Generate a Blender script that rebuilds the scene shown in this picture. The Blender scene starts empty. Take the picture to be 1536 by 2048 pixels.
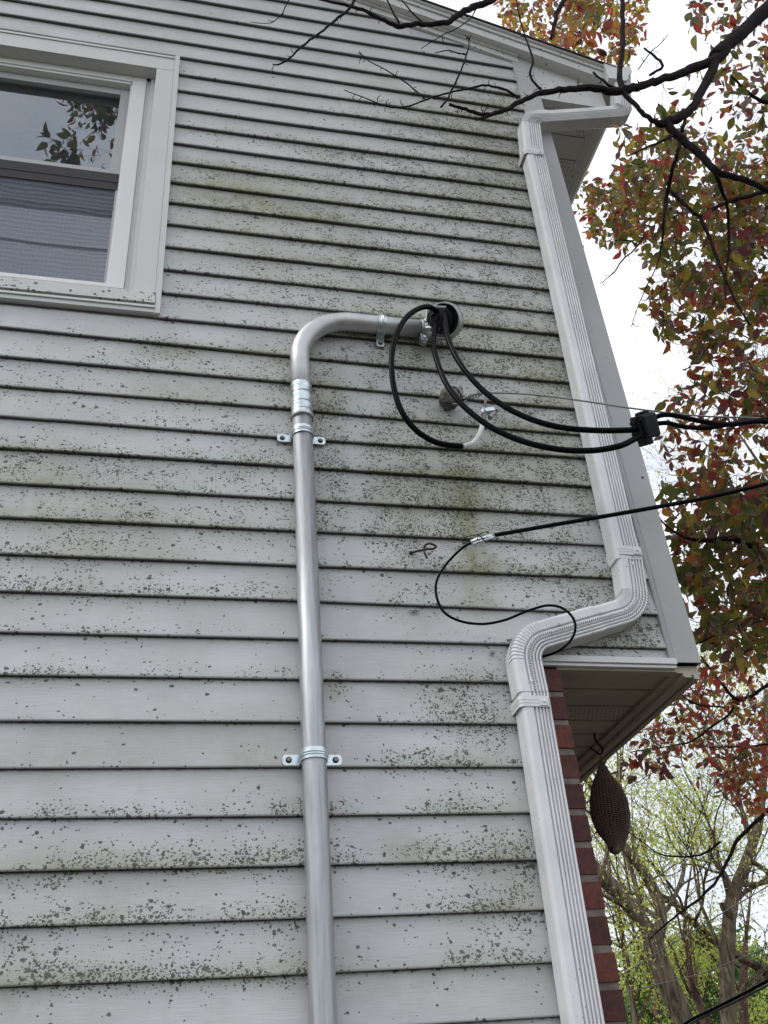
import bpy, bmesh, math, random
from mathutils import Vector, Matrix, Quaternion, noise
R = random.Random(7)
sc = bpy.context.scene
COL = sc.collection

# ------------------------------------------------------------------ camera, sky, sun, exposure
FPX = 1907.64                                   # focal length in pixels of the 1536 x 2048 photograph
CAM = Vector((0.0, -2.2777, 1.6))
yaw, pit, rol = 0.26174568, 0.58975682, -0.09006633
fwd = Vector((math.sin(yaw)*math.cos(pit), math.cos(yaw)*math.cos(pit), math.sin(pit)))
rt0 = Vector((math.cos(yaw), -math.sin(yaw), 0)); up0 = rt0.cross(fwd)
RT = math.cos(rol)*rt0 + math.sin(rol)*up0
UP = -math.sin(rol)*rt0 + math.cos(rol)*up0
cd = bpy.data.cameras.new('camera'); cam = bpy.data.objects.new('camera', cd); COL.objects.link(cam)
cam.matrix_world = Matrix(((RT.x, UP.x, -fwd.x, CAM.x), (RT.y, UP.y, -fwd.y, CAM.y), (RT.z, UP.z, -fwd.z, CAM.z), (0, 0, 0, 1)))
cd.sensor_fit = 'VERTICAL'; cd.sensor_height = 24; cd.lens = 24*FPX/2048
cd.clip_start = .02; cd.clip_end = 2000
sc.camera = cam

SUN_EL, SUN_AZ = math.radians(52), math.radians(258)       # high on the left, diffused by cloud
w = bpy.data.worlds.new("World"); sc.world = w; w.use_nodes = True
nt = w.node_tree; nt.nodes.clear()
wo = nt.nodes.new('ShaderNodeOutputWorld'); bg = nt.nodes.new('ShaderNodeBackground')
sky = nt.nodes.new('ShaderNodeTexSky'); sky.sky_type = 'NISHITA'; sky.sun_disc = False
sky.sun_elevation = SUN_EL; sky.sun_rotation = SUN_AZ
tc = nt.nodes.new('ShaderNodeTexCoord'); nz = nt.nodes.new('ShaderNodeTexNoise')
nz.inputs['Scale'].default_value = 2.6; nz.inputs['Detail'].default_value = 6; nz.inputs['Roughness'].default_value = .55
mp = nt.nodes.new('ShaderNodeMapping'); mp.inputs['Scale'].default_value = (1, 1, 2.2)
rmp = nt.nodes.new('ShaderNodeValToRGB')
rmp.color_ramp.elements[0].position = .30; rmp.color_ramp.elements[0].color = (4.8, 5.2, 6.2, 1)
rmp.color_ramp.elements[1].position = .70; rmp.color_ramp.elements[1].color = (10.2, 10.3, 10.5, 1)
mix = nt.nodes.new('ShaderNodeMixRGB'); mix.inputs[0].default_value = .88
nt.links.new(tc.outputs['Generated'], mp.inputs[0]); nt.links.new(mp.outputs[0], nz.inputs['Vector'])
nt.links.new(nz.outputs['Fac'], rmp.inputs[0]); nt.links.new(sky.outputs[0], mix.inputs[1]); nt.links.new(rmp.outputs[0], mix.inputs[2])
nt.links.new(mix.outputs[0], bg.inputs[0]); bg.inputs[1].default_value = .125; nt.links.new(bg.outputs[0], wo.inputs[0])
sl = bpy.data.lights.new('sun', 'SUN'); sl.energy = 1.1; sl.angle = math.radians(22); sl.color = (1, .97, .93)
so = bpy.data.objects.new('sun', sl); COL.objects.link(so)
sd = Vector((math.sin(SUN_AZ)*math.cos(SUN_EL), math.cos(SUN_AZ)*math.cos(SUN_EL), math.sin(SUN_EL)))
so.rotation_euler = (-sd).to_track_quat('-Z', 'Y').to_euler(); so.location = (-3, -8, 12)
sc.view_settings.view_transform = 'Standard'; sc.view_settings.look = 'None'
sc.view_settings.exposure = .46; sc.view_settings.gamma = 1; sc.view_settings.use_curve_mapping = False

def ray(px, py): return RT*((px-768)/FPX) - UP*((py-1024)/FPX) + fwd
def at(px, py, Y):
    d = ray(px, py); t = (Y-CAM.y)/d.y; return CAM + d*t
def ppx(P):
    d = Vector(P)-CAM; z = d.dot(fwd)
    if z <= 0.01: return (-9999, -9999, z)
    return (768+FPX*d.dot(RT)/z, 1024-FPX*d.dot(UP)/z, z)

# ------------------------------------------------------------------ materials
def mat(name, col=(.5, .5, .5), rough=.5, metal=0., var=0., vscale=20., bump=0., bscale=60., stretch=(1, 1, 1), col2=None, spec=.5, speck=None, coord='Object', bdist=.003):
    """procedural material: base colour varied by noise, optional dark specks, optional bump"""
    m = bpy.data.materials.new(name); m.use_nodes = True; n = m.node_tree; N = n.nodes; L = n.links
    b = N['Principled BSDF']; b.inputs['Roughness'].default_value = rough; b.inputs['Metallic'].default_value = metal
    b.inputs['Specular IOR Level'].default_value = spec
    t = N.new('ShaderNodeTexCoord'); mp = N.new('ShaderNodeMapping'); mp.inputs['Scale'].default_value = stretch
    L.new(t.outputs[coord], mp.inputs[0])
    z = N.new('ShaderNodeTexNoise'); z.inputs['Scale'].default_value = vscale; z.inputs['Detail'].default_value = 5
    L.new(mp.outputs[0], z.inputs['Vector'])
    r = N.new('ShaderNodeValToRGB'); r.color_ramp.elements[0].position = .3; r.color_ramp.elements[1].position = .7
    c2 = col2 or tuple(c*(1-var) for c in col)
    r.color_ramp.elements[0].color = (*c2, 1); r.color_ramp.elements[1].color = (*col, 1)
    L.new(z.outputs['Fac'], r.inputs[0]); out = r.outputs[0]
    if speck:
        vo = N.new('ShaderNodeTexVoronoi'); vo.inputs['Scale'].default_value = speck[0]; L.new(t.outputs[coord], vo.inputs['Vector'])
        sx = N.new('ShaderNodeSeparateColor'); L.new(vo.outputs['Color'], sx.inputs[0])
        th = N.new('ShaderNodeMath'); th.operation = 'MULTIPLY'; L.new(sx.outputs[0], th.inputs[0]); th.inputs[1].default_value = speck[1]
        pw = N.new('ShaderNodeMath'); pw.operation = 'POWER'; L.new(sx.outputs[0], pw.inputs[0]); pw.inputs[1].default_value = 8
        ml = N.new('ShaderNodeMath'); ml.operation = 'MULTIPLY'; L.new(pw.outputs[0], ml.inputs[0]); ml.inputs[1].default_value = speck[1]
        lt = N.new('ShaderNodeMath'); lt.operation = 'LESS_THAN'; L.new(vo.outputs['Distance'], lt.inputs[0]); L.new(ml.outputs[0], lt.inputs[1])
        mx = N.new('ShaderNodeMixRGB'); L.new(lt.outputs[0], mx.inputs[0]); L.new(out, mx.inputs[1]); mx.inputs[2].default_value = (*speck[2], 1)
        out = mx.outputs[0]
    L.new(out, b.inputs['Base Color'])
    rr = N.new('ShaderNodeMapRange'); rr.inputs['To Min'].default_value = max(0, rough-.08); rr.inputs['To Max'].default_value = min(1, rough+.1)
    L.new(z.outputs['Fac'], rr.inputs['Value']); L.new(rr.outputs[0], b.inputs['Roughness'])
    if bump:
        z2 = N.new('ShaderNodeTexNoise'); z2.inputs['Scale'].default_value = bscale; z2.inputs['Detail'].default_value = 4; L.new(mp.outputs[0], z2.inputs['Vector'])
        bp = N.new('ShaderNodeBump'); bp.inputs['Strength'].default_value = bump; bp.inputs['Distance'].default_value = bdist
        L.new(z2.outputs['Fac'], bp.inputs['Height']); L.new(bp.outputs[0], b.inputs['Normal'])
    return m

M = {}
M['trim'] = mat('white_trim', (.62, .62, .60), .42, var=.10, vscale=6, bump=.05, bscale=40, speck=(75, .36, (.07, .07, .05)))
M['post'] = mat('corner_post_vinyl', (.43, .43, .42), .45, var=.14, vscale=5, bump=.05, bscale=40, speck=(70, .20, (.08, .08, .07)))
M['trim_clean'] = mat('white_vinyl', (.72, .72, .70), .38, var=.07, vscale=5, bump=.03)
M['casing'] = mat('window_casing', (.60, .60, .58), .42, var=.07, vscale=4, bump=.03, speck=(60, .12, (.15, .15, .13)))
M['downspout'] = mat('painted_aluminium', (.75, .75, .75), .36, var=.17, vscale=7, speck=(90, .22, (.3, .3, .28)))
M['galv'] = mat('galvanised_steel', (.50, .51, .52), .52, .80, col2=(.32, .335, .345), vscale=30, stretch=(3, 3, .22), bump=.14, bscale=60)
M['alu'] = mat('aluminium_pipe', (.62, .62, .61), .48, .75, col2=(.48, .48, .48), vscale=22, bump=.06)
M['zinc'] = mat('zinc_plated_steel', (.68, .74, .75), .34, .85, col2=(.46, .54, .56), vscale=55, bump=.04)
M['chrome'] = mat('cast_aluminium', (.78, .78, .79), .20, .9, col2=(.50, .50, .52), vscale=40, bump=.05)
M['hood'] = mat('weathered_cast_hood', (.44, .44, .43), .38, .8, col2=(.28, .28, .28), vscale=70, bump=.25)
M['dull'] = mat('dull_cast_metal', (.34, .34, .33), .45, .7, col2=(.20, .20, .20), vscale=60, bump=.15)
M['black'] = mat('black_insulation', (.006, .006, .007), .30, var=.4, vscale=60, bump=.04, spec=.05)
M['blackplastic'] = mat('black_plastic', (.009, .009, .012), .42, var=.4, vscale=50, bump=.08, spec=.3)
M['whitetape'] = mat('white_tape', (.72, .72, .70), .5, var=.2, vscale=80, bump=.2, bscale=150)
M['wire'] = mat('weathered_wire', (.24, .24, .23), .5, .6, var=.3, vscale=120)
M['rust'] = mat('rusty_iron', (.055, .026, .017), .85, .0, col2=(.018, .012, .010), vscale=120, bump=.4, bscale=200)
M['porcelain'] = mat('mottled_insulator', (.19, .185, .16), .6, .1, col2=(.006, .006, .006), vscale=62, bump=.6, bscale=120)
M['soffit'] = mat('soffit_vinyl', (.52, .475, .37), .5, col2=(.40, .365, .28), vscale=5, bump=.05)
M['hole'] = mat('soffit_hole', (.03, .03, .025), .9)
M['brick'] = mat('red_brick', (.125, .044, .033), .85, col2=(.055, .022, .018), vscale=55, bump=.5, bscale=120, speck=(150, .32, (.03, .015, .012)))
M['brick2'] = mat('dark_red_brick', (.10, .033, .027), .85, col2=(.045, .018, .016), vscale=60, bump=.5, bscale=120, speck=(160, .35, (.025, .012, .012)))
M['brick3'] = mat('orange_red_brick', (.165, .046, .033), .85, col2=(.08, .025, .02), vscale=60, bump=.5, bscale=120, speck=(140, .3, (.03, .015, .012)))
M['mortar'] = mat('mortar', (.23, .19, .165), .9, col2=(.13, .11, .095), vscale=40, bump=.6, bscale=150)
M['dark'] = mat('dark_cavity', (.012, .012, .012), .8)
M['sash'] = mat('grey_sash', (.40, .40, .39), .45, var=.08, vscale=8)
M['rail'] = mat('meeting_rail', (.075, .073, .075), .7, var=.15, vscale=12, spec=.08)
M['rubber'] = mat('black_rubber', (.01, .01, .01), .6)
M['shingle'] = mat('roof_shingle', (.07, .065, .06), .9, var=.5, vscale=60, bump=.5)
M['bark_dark'] = mat('dark_bark', (.030, .023, .022), .85, col2=(.010, .008, .008), vscale=45, bump=.8, bscale=90, spec=.08)
M['bark'] = mat('furrowed_bark', (.27, .215, .15), .9, col2=(.035, .028, .022), vscale=34, stretch=(1, 1, .12), bump=1., bscale=34, spec=.1, bdist=.04)
M['bark_red'] = mat('reddish_bark', (.20, .12, .085), .9, col2=(.06, .035, .03), vscale=34, stretch=(1, 1, .12), bump=1., bscale=34, bdist=.04)
M['knit'] = None

def leafmat(name, c, c2, tr=.55, gain=1.8):
    m = bpy.data.materials.new(name); m.use_nodes = True; n = m.node_tree; N = n.nodes; L = n.links; N.clear()
    o = N.new('ShaderNodeOutputMaterial'); g = N.new('ShaderNodeNewGeometry'); oi = N.new('ShaderNodeObjectInfo')
    ad = N.new('ShaderNodeMath'); ad.operation = 'ADD'; L.new(g.outputs['Random Per Island'], ad.inputs[0]); L.new(oi.outputs['Random'], ad.inputs[1])
    fr = N.new('ShaderNodeMath'); fr.operation = 'FRACT'; L.new(ad.outputs[0], fr.inputs[0])
    t = N.new('ShaderNodeTexCoord'); z = N.new('ShaderNodeTexNoise'); z.inputs['Scale'].default_value = 45; L.new(t.outputs['Object'], z.inputs['Vector'])
    a2 = N.new('ShaderNodeMath'); a2.operation = 'MULTIPLY_ADD'; L.new(z.outputs['Fac'], a2.inputs[0]); a2.inputs[1].default_value = .5; L.new(fr.outputs[0], a2.inputs[2])
    a3 = N.new('ShaderNodeMath'); a3.operation = 'SUBTRACT'; L.new(a2.outputs[0], a3.inputs[0]); a3.inputs[1].default_value = .25; a3.use_clamp = True
    mx = N.new('ShaderNodeMixRGB'); L.new(a3.outputs[0], mx.inputs[0]); mx.inputs[1].default_value = (*c, 1); mx.inputs[2].default_value = (*c2, 1)
    d = N.new('ShaderNodeBsdfPrincipled'); d.inputs['Roughness'].default_value = .45; L.new(mx.outputs[0], d.inputs['Base Color'])
    tl = N.new('ShaderNodeBsdfTranslucent')
    br = N.new('ShaderNodeMixRGB'); br.blend_type = 'MULTIPLY'; br.inputs[0].default_value = 1; L.new(mx.outputs[0], br.inputs[1]); br.inputs[2].default_value = (gain, gain*.95, gain*.68, 1)
    L.new(br.outputs[0], tl.inputs[0])
    ms = N.new('ShaderNodeMixShader'); ms.inputs[0].default_value = tr
    L.new(d.outputs[0], ms.inputs[1]); L.new(tl.outputs[0], ms.inputs[2]); L.new(ms.outputs[0], o.inputs[0])
    return m
LM = [leafmat('leaf_red', (.25, .045, .045), (.16, .04, .035)),
      leafmat('leaf_orange', (.30, .095, .04), (.24, .11, .035)),
      leafmat('leaf_olive', (.12, .115, .03), (.16, .12, .03)),
      leafmat('leaf_green', (.065, .085, .025), (.09, .10, .03)),
      leafmat('leaf_yellow', (.30, .23, .05), (.22, .20, .05)),
      leafmat('leaf_purple', (.13, .045, .05), (.10, .06, .06), .3),
      leafmat('leaf_dull', (.17, .17, .12), (.13, .12, .09), .25)]
LOC = [leafmat('leaflet_yellow_green', (.36, .38, .10), (.26, .31, .08), .55, 2.6),
       leafmat('leaflet_green', (.20, .27, .07), (.28, .31, .09), .55, 2.4),
       leafmat('leaflet_dark_green', (.03, .10, .035), (.06, .13, .04), .35)]

# --- siding with lichen: two point attributes say how much lichen / algae grows at each place of the wall
def siding_material():
    m = bpy.data.materials.new('weathered_vinyl_siding'); m.use_nodes = True; n = m.node_tree; N = n.nodes; L = n.links
    b = N['Principled BSDF']; b.inputs['Roughness'].default_value = .50
    uv = N.new('ShaderNodeUVMap'); uv.uv_map = 'UVMap'
    at_ = N.new('ShaderNodeAttribute'); at_.attribute_name = 'lichen'
    ag = N.new('ShaderNodeAttribute'); ag.attribute_name = 'algae'
    av = N.new('ShaderNodeAttribute'); av.attribute_name = 'lapv'
    def math_(op, a, b_=None, c=None, clamp=False):
        x = N.new('ShaderNodeMath'); x.operation = op; x.use_clamp = clamp
        for i, v in enumerate((a, b_, c)):
            if v is None: continue
            if isinstance(v, (int, float)): x.inputs[i].default_value = v
            else: L.new(v, x.inputs[i])
        return x.outputs[0]
    def noise_(scale, stretch=(1, 1, 1), detail=3, rough=.5):
        mp = N.new('ShaderNodeMapping'); mp.inputs['Scale'].default_value = stretch; L.new(uv.outputs[0], mp.inputs[0])
        z = N.new('ShaderNodeTexNoise'); z.inputs['Scale'].default_value = scale; z.inputs['Detail'].default_value = detail; z.inputs['Roughness'].default_value = rough
        L.new(mp.outputs[0], z.inputs['Vector']); return z
    # distorted coordinate so that the lichen patches are ragged
    dz = noise_(95, detail=3)
    sb = N.new('ShaderNodeVectorMath'); sb.operation = 'SUBTRACT'; L.new(dz.outputs['Color'], sb.inputs[0]); sb.inputs[1].default_value = (.5, .5, .5)
    scl = N.new('ShaderNodeVectorMath'); scl.operation = 'SCALE'; L.new(sb.outputs[0], scl.inputs[0]); scl.inputs['Scale'].default_value = .011
    adv = N.new('ShaderNodeVectorMath'); adv.operation = 'ADD'; L.new(uv.outputs[0], adv.inputs[0]); L.new(scl.outputs[0], adv.inputs[1])
    patch = noise_(13, detail=5, rough=.62).outputs['Fac']
    dens = math_('MULTIPLY', at_.outputs['Fac'], math_('MULTIPLY_ADD', patch, 8.5, -3.25, clamp=False))
    dens = math_('MAXIMUM', dens, 0.0)
    def spots(scale, rmax, pw, k, bias):
        mp = N.new('ShaderNodeMapping'); mp.inputs['Scale'].default_value = (1, 1.15, 1); L.new(adv.outputs[0], mp.inputs[0])
        v = N.new('ShaderNodeTexVoronoi'); v.voronoi_dimensions = '2D'; v.inputs['Scale'].default_value = scale; L.new(mp.outputs[0], v.inputs['Vector'])
        s = N.new('ShaderNodeSeparateColor'); L.new(v.outputs['Color'], s.inputs[0])
        keep = math_('LESS_THAN', s.outputs[0], math_('MULTIPLY_ADD', dens, k, bias))
        rad = math_('MULTIPLY_ADD', math_('POWER', s.outputs[1], pw), rmax, rmax*.28)
        edge = math_('MULTIPLY', math_('SUBTRACT', rad, v.outputs['Distance']), 9, clamp=True)
        return math_('MULTIPLY', keep, edge), s.outputs[2]
    a, ra = spots(165, .48, 1.3, 1.10, -.006)
    c, rc = spots(80, .44, 1.6, .55, .0006)
    e, re_ = spots(40, .32, 2.4, .14, -.01)
    spot = math_('MAXIMUM', math_('MAXIMUM', a, c), e)
    # base colour: grey white vinyl, a little warmer and cooler in patches, fine embossed grain
    grain = noise_(1, (14, 700, 1), 2)
    patchc = noise_(3.2, (1, 1.6, 1), 4)
    ramp = N.new('ShaderNodeValToRGB'); ramp.color_ramp.elements[0].position = .35; ramp.color_ramp.elements[1].position = .68
    ramp.color_ramp.elements[0].color = (.475, .473, .474, 1); ramp.color_ramp.elements[1].color = (.575, .573, .58, 1)
    L.new(patchc.outputs['Fac'], ramp.inputs[0])
    gm = N.new('ShaderNodeMixRGB'); gm.blend_type = 'MULTIPLY'; L.new(math_('MULTIPLY', math_('SUBTRACT', .56, grain.outputs['Fac'], clamp=True), 2.6, clamp=True), gm.inputs[0])
    L.new(ramp.outputs[0], gm.inputs[1]); gm.inputs[2].default_value = (.80, .80, .79, 1)
    # broad faint olive stain that follows the growth, and pale drip streaks
    stn = N.new('ShaderNodeMixRGB'); sn = noise_(5, (1, 1.8, 1), 5, .65)
    L.new(math_('MULTIPLY', math_('MULTIPLY_ADD', at_.outputs['Fac'], .45, .22), math_('MULTIPLY_ADD', sn.outputs['Fac'], 3.2, -1.2, clamp=True), clamp=True), stn.inputs[0])
    L.new(gm.outputs[0], stn.inputs[1]); stn.inputs[2].default_value = (.34, .34, .255, 1)
    drp = N.new('ShaderNodeMixRGB'); dn = noise_(1, (16, 1.1, 1), 3, .6)
    L.new(math_('MULTIPLY', math_('MULTIPLY_ADD', dn.outputs['Fac'], 3.5, -1.9, clamp=True), .35), drp.inputs[0]); L.new(stn.outputs[0], drp.inputs[1]); drp.inputs[2].default_value = (.40, .395, .36, 1)
    # algae film
    alg = N.new('ShaderNodeMixRGB'); an = noise_(26, (1, .8, 1), 5, .7)
    af = math_('MULTIPLY', ag.outputs['Fac'], math_('MULTIPLY_ADD', an.outputs['Fac'], 2.6, -.5, clamp=True), clamp=True)
    L.new(af, alg.inputs[0]); L.new(drp.outputs[0], alg.inputs[1]); alg.inputs[2].default_value = (.185, .19, .075, 1)
    # fine dust film that follows the lichen
    film = N.new('ShaderNodeMixRGB'); fn = noise_(330, detail=2)
    L.new(math_('MULTIPLY', math_('MULTIPLY', at_.outputs['Fac'], .75), math_('MULTIPLY_ADD', fn.outputs['Fac'], 4, -1.7, clamp=True), clamp=True), film.inputs[0])
    L.new(alg.outputs[0], film.inputs[1]); film.inputs[2].default_value = (.25, .25, .185, 1)
    # grime plus painted gap shade where each board disappears under the lip of the next (lapv 1 = under the lip)
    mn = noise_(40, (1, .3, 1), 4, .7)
    grime_shade = math_('MULTIPLY', math_('SUBTRACT', av.outputs['Fac'], math_('MULTIPLY_ADD', mn.outputs['Fac'], -.10, 1.0)), 22, clamp=True)
    mi = N.new('ShaderNodeMixRGB'); L.new(math_('MULTIPLY', grime_shade, .86), mi.inputs[0]); L.new(film.outputs[0], mi.inputs[1]); mi.inputs[2].default_value = (.035, .035, .03, 1)
    # lichen colour
    lc = N.new('ShaderNodeValToRGB'); lc.color_ramp.elements[0].color = (.030, .032, .024, 1); lc.color_ramp.elements[1].color = (.095, .10, .062, 1)
    L.new(rc, lc.inputs[0])
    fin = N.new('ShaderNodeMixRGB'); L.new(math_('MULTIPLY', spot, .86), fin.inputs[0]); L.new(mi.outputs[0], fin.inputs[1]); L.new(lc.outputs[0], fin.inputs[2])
    L.new(fin.outputs[0], b.inputs['Base Color'])
    L.new(math_('MULTIPLY_ADD', spot, .35, .48), b.inputs['Roughness'])
    bp = N.new('ShaderNodeBump'); bp.inputs['Strength'].default_value = .6; bp.inputs['Distance'].default_value = .0012
    h = math_('ADD', math_('MULTIPLY', grain.outputs['Fac'], .8), math_('MULTIPLY', spot, .9)); L.new(h, bp.inputs['Height']); L.new(bp.outputs[0], b.inputs['Normal'])
    return m
M['siding'] = siding_material()

# ------------------------------------------------------------------ mesh helpers
class MB:
    def __init__(s): s.v = []; s.f = []; s.mi = []; s.sm = []
    def add(s, v, f, mi=0, smooth=False):
        o = len(s.v); s.v += [tuple(p) for p in v]; s.f += [tuple(i+o for i in q) for q in f]; s.mi += [mi]*len(f); s.sm += [smooth]*len(f); return s
    def box(s, a, b, mi=0, mx=None, bev=0.):
        (x0, y0, z0), (x1, y1, z1) = a, b
        x0, x1 = sorted((x0, x1)); y0, y1 = sorted((y0, y1)); z0, z1 = sorted((z0, z1))
        if bev <= 0:
            v = [Vector(p) for p in ((x0, y0, z0), (x1, y0, z0), (x1, y1, z0), (x0, y1, z0), (x0, y0, z1), (x1, y0, z1), (x1, y1, z1), (x0, y1, z1))]
            f = [(0, 3, 2, 1), (4, 5, 6, 7), (0, 1, 5, 4), (1, 2, 6, 5), (2, 3, 7, 6), (3, 0, 4, 7)]
        else:
            bm = bmesh.new(); bmesh.ops.create_cube(bm, size=1)
            for q in bm.verts: q.co = Vector(((x0+x1)/2+q.co.x*(x1-x0), (y0+y1)/2+q.co.y*(y1-y0), (z0+z1)/2+q.co.z*(z1-z0)))
            bmesh.ops.bevel(bm, geom=bm.edges[:], offset=bev, segments=2, affect='EDGES', profile=.6)
            bm.verts.index_update(); v = [q.co.copy() for q in bm.verts]; f = [tuple(q.index for q in g.verts) for g in bm.faces]; bm.free()
        if mx is not None: v = [mx @ p for p in v]
        return s.add(v, f, mi, False)
    def tube(s, pts, r, n=8, mi=0, cap=True, up=None, smooth=True, wob=0.):
        pts = [Vector(p) for p in pts]; m = len(pts)
        rs = r if isinstance(r, (list, tuple)) else [r]*m
        T = [(pts[min(i+1, m-1)]-pts[max(i-1, 0)]).normalized() for i in range(m)]
        a = Vector(up) if up else (Vector((0, 0, 1)) if abs(T[0].z) < .9 else Vector((1, 0, 0)))
        a = (a-T[0]*a.dot(T[0])).normalized(); V = []
        for i in range(m):
            a = (a-T[i]*a.dot(T[i])); a = a.normalized() if a.length > 1e-6 else T[i].orthogonal().normalized()
            b_ = T[i].cross(a)
            for k in range(n):
                th = 2*math.pi*k/n; rr = rs[i]*(1+(R.uniform(-wob, wob) if wob else 0))
                V.append(pts[i]+a*math.cos(th)*rr+b_*math.sin(th)*rr)
        F = [(i*n+k, i*n+(k+1) % n, (i+1)*n+(k+1) % n, (i+1)*n+k) for i in range(m-1) for k in range(n)]
        if cap and n > 2: F += [tuple(range(n-1, -1, -1)), tuple((m-1)*n+k for k in range(n))]
        return s.add(V, F, mi, smooth)
    def lathe(s, prof, n=24, mi=0, mx=None, smooth=True):
        V = []; F = []
        for (r, h) in prof:
            for k in range(n):
                th = 2*math.pi*k/n; V.append(Vector((r*math.cos(th), r*math.sin(th), h)))
        for i in range(len(prof)-1):
            for k in range(n): F.append((i*n+k, i*n+(k+1) % n, (i+1)*n+(k+1) % n, (i+1)*n+k))
        if mx is not None: V = [mx @ p for p in V]
        return s.add(V, F, mi, smooth)
    def sweep(s, prof, pts, frames, mi=0, smooth=False, scale=None, cap=True):
        """closed 2-D profile (u,v) carried along pts; frames[i]=(U,V)"""
        n = len(prof); V = []
        for i, p in enumerate(pts):
            U, W = frames[i]; k = scale[i] if scale else 1
            V += [p+U*(a*k)+W*(b*k) for a, b in prof]
        F = [(i*n+k, i*n+(k+1) % n, (i+1)*n+(k+1) % n, (i+1)*n+k) for i in range(len(pts)-1) for k in range(n)]
        if cap: F += [tuple(range(n-1, -1, -1)), tuple((len(pts)-1)*n+k for k in range(n))]
        return s.add(V, F, mi, smooth)
    def mesh(s, name, mats):
        me = bpy.data.meshes.new(name); me.from_pydata(s.v, [], s.f)
        for m in (mats if isinstance(mats, (list, tuple)) else [mats]): me.materials.append(m)
        me.polygons.foreach_set('material_index', s.mi); me.polygons.foreach_set('use_smooth', s.sm); me.update(); return me
    def build(s, name, mats, parent=None, **props):
        o = bpy.data.objects.new(name, s.mesh(name, mats)); COL.objects.link(o)
        if parent: o.parent = parent
        for k, v in props.items(): o[k] = v
        return o
def fixn(o):
    bm = bmesh.new(); bm.from_mesh(o.data); bmesh.ops.recalc_face_normals(bm, faces=bm.faces); bm.to_mesh(o.data); bm.free(); return o
def thing(name, label, cat, group=None, loc=None):
    o = bpy.data.objects.new(name, None); COL.objects.link(o); o.empty_display_size = .1
    o['label'] = label; o['category'] = cat
    if group: o['group'] = group
    return o
def tag(o, label, cat, group=None):
    o['label'] = label; o['category'] = cat
    if group: o['group'] = group
    return o
def smooth_path(P, sub=6):
    P = [Vector(p) for p in P]; out = []
    for i in range(len(P)-1):
        p0, p1, p2, p3 = P[max(i-1, 0)], P[i], P[i+1], P[min(i+2, len(P)-1)]
        for j in range(sub):
            t = j/sub; out.append(.5*((2*p1)+(p2-p0)*t+(2*p0-5*p1+4*p2-p3)*t*t+(3*p1-p0-3*p2+p3)*t**3))
    out.append(P[-1]); return out
def fillet(P, rad, seg=10):
    """round the corners of a polyline; returns points and a flag telling whether each lies in a bend"""
    P = [Vector(p) for p in P]; out = [P[0]]; fl = [0]
    for i in range(1, len(P)-1):
        a = (P[i-1]-P[i]).normalized(); b = (P[i+1]-P[i]).normalized(); ang = a.angle(b)
        d = rad/math.tan(ang/2); d = min(d, (P[i-1]-P[i]).length*.49, (P[i+1]-P[i]).length*.49); r = d*math.tan(ang/2)
        c = P[i]+(a+b).normalized()*(r/math.sin(ang/2)); s0 = P[i]+a*d; s1 = P[i]+b*d
        v0 = s0-c; v1 = s1-c; th = v0.angle(v1)
        for j in range(seg+1):
            t = j/seg; out.append(c+(v0*math.sin((1-t)*th)+v1*math.sin(t*th))/math.sin(th)); fl.append(i)
    out.append(P[-1]); fl.append(0); return out, fl

# ================================================================== SETTING
g = MB(); n_ = 40
for i in range(n_+1):
    for j in range(n_+1):
        x = -300+600*i/n_; y = -300+600*j/n_; g.v.append((x, y, 0))
for i in range(n_):
    for j in range(n_): g.f.append((i*(n_+1)+j, (i+1)*(n_+1)+j, (i+1)*(n_+1)+j+1, i*(n_+1)+j+1)); g.mi.append(0); g.sm.append(False)
M['ground'] = mat('lawn_ground', (.055, .06, .04), .95, col2=(.07, .06, .05), vscale=2, bump=.6, bscale=30)
g.build('ground', M['ground'], kind='structure')

# ================================================================== HOUSE
house = thing('house', 'grey white vinyl sided gable end with lichen specks, brick lower corner', 'house')
P_ = .1143; Z0 = 2.6257
CORNER_L, CORNER_R = 1.416, 1.505                       # corner post of the overhanging upper storey
def rake(x): return 6.232-.336*x                        # lower edge of the rake trim in the wall plane
rake_inv = lambda z: (6.232-z)/.336
# measured height of each board edge at three places along the wall (boards sag and step a little)
m0 = {0: .009, 1: 1.013, 2: 2.03, 3: 2.999, 4: 3.994, 5: 4.973, 6: 6.022, 7: 7.008, 8: 8.002, 9: 9.013, 10: 10.044, -1: -1.013, -2: -2.022, -3: -3.009, -4: -4.012, -5: -4.992, -6: -5.989}
m5 = [.039, 1.05, 2.07, 3.039, 4.041, 5.005, 6.045, 6.971, 7.998, 8.958, 9.959, 10.964, 11.977, 12.959, 13.955, 14.981, 16.004, 16.992, 18.026, 19.005, 19.999, 20.95, 21.977, 22.948, 23.998, 24.972, 25.954, 26.917, 27.961]
m5 = {i: v for i, v in enumerate(m5)}; m5.update({-1: -.981, -2: -1.991, -3: -3.03, -4: -4.028, -5: -5.026, -6: -6.027})
m9 = {0: .071, 1: 1.071, 2: 2.043, 3: 3.075, 4: 4.087, 5: 5.035, 6: 6.038, 7: 7.028, 8: 7.915, 9: 8.9, 10: 9.922, 11: 10.93, 12: 11.932, 13: 12.909, 14: 13.959, 15: 15.002, 16: 16.017, 17: 17.035, 18: 18.054, 19: 19.071, 20: 20.065, 21: 21.052, 22: 22.029, 23: 23.018, 24: 24.017, 25: 24.975, 26: 25.989, -1: -.973, -2: -1.99, -3: -3.027, -4: -4.027, -5: -5.03, -6: -6.029}
def lapz(k, x):
    a = m0.get(k, m5.get(k, k)); b = m5.get(k, k); c = m9.get(k, b)
    t = (x+.5)/.75
    v = a+(b-a)*max(-.4, min(1, t)) if x < .25 else b+(c-b)*min(1.2, (x-.25)/.75)
    return Z0+v*P_
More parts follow.
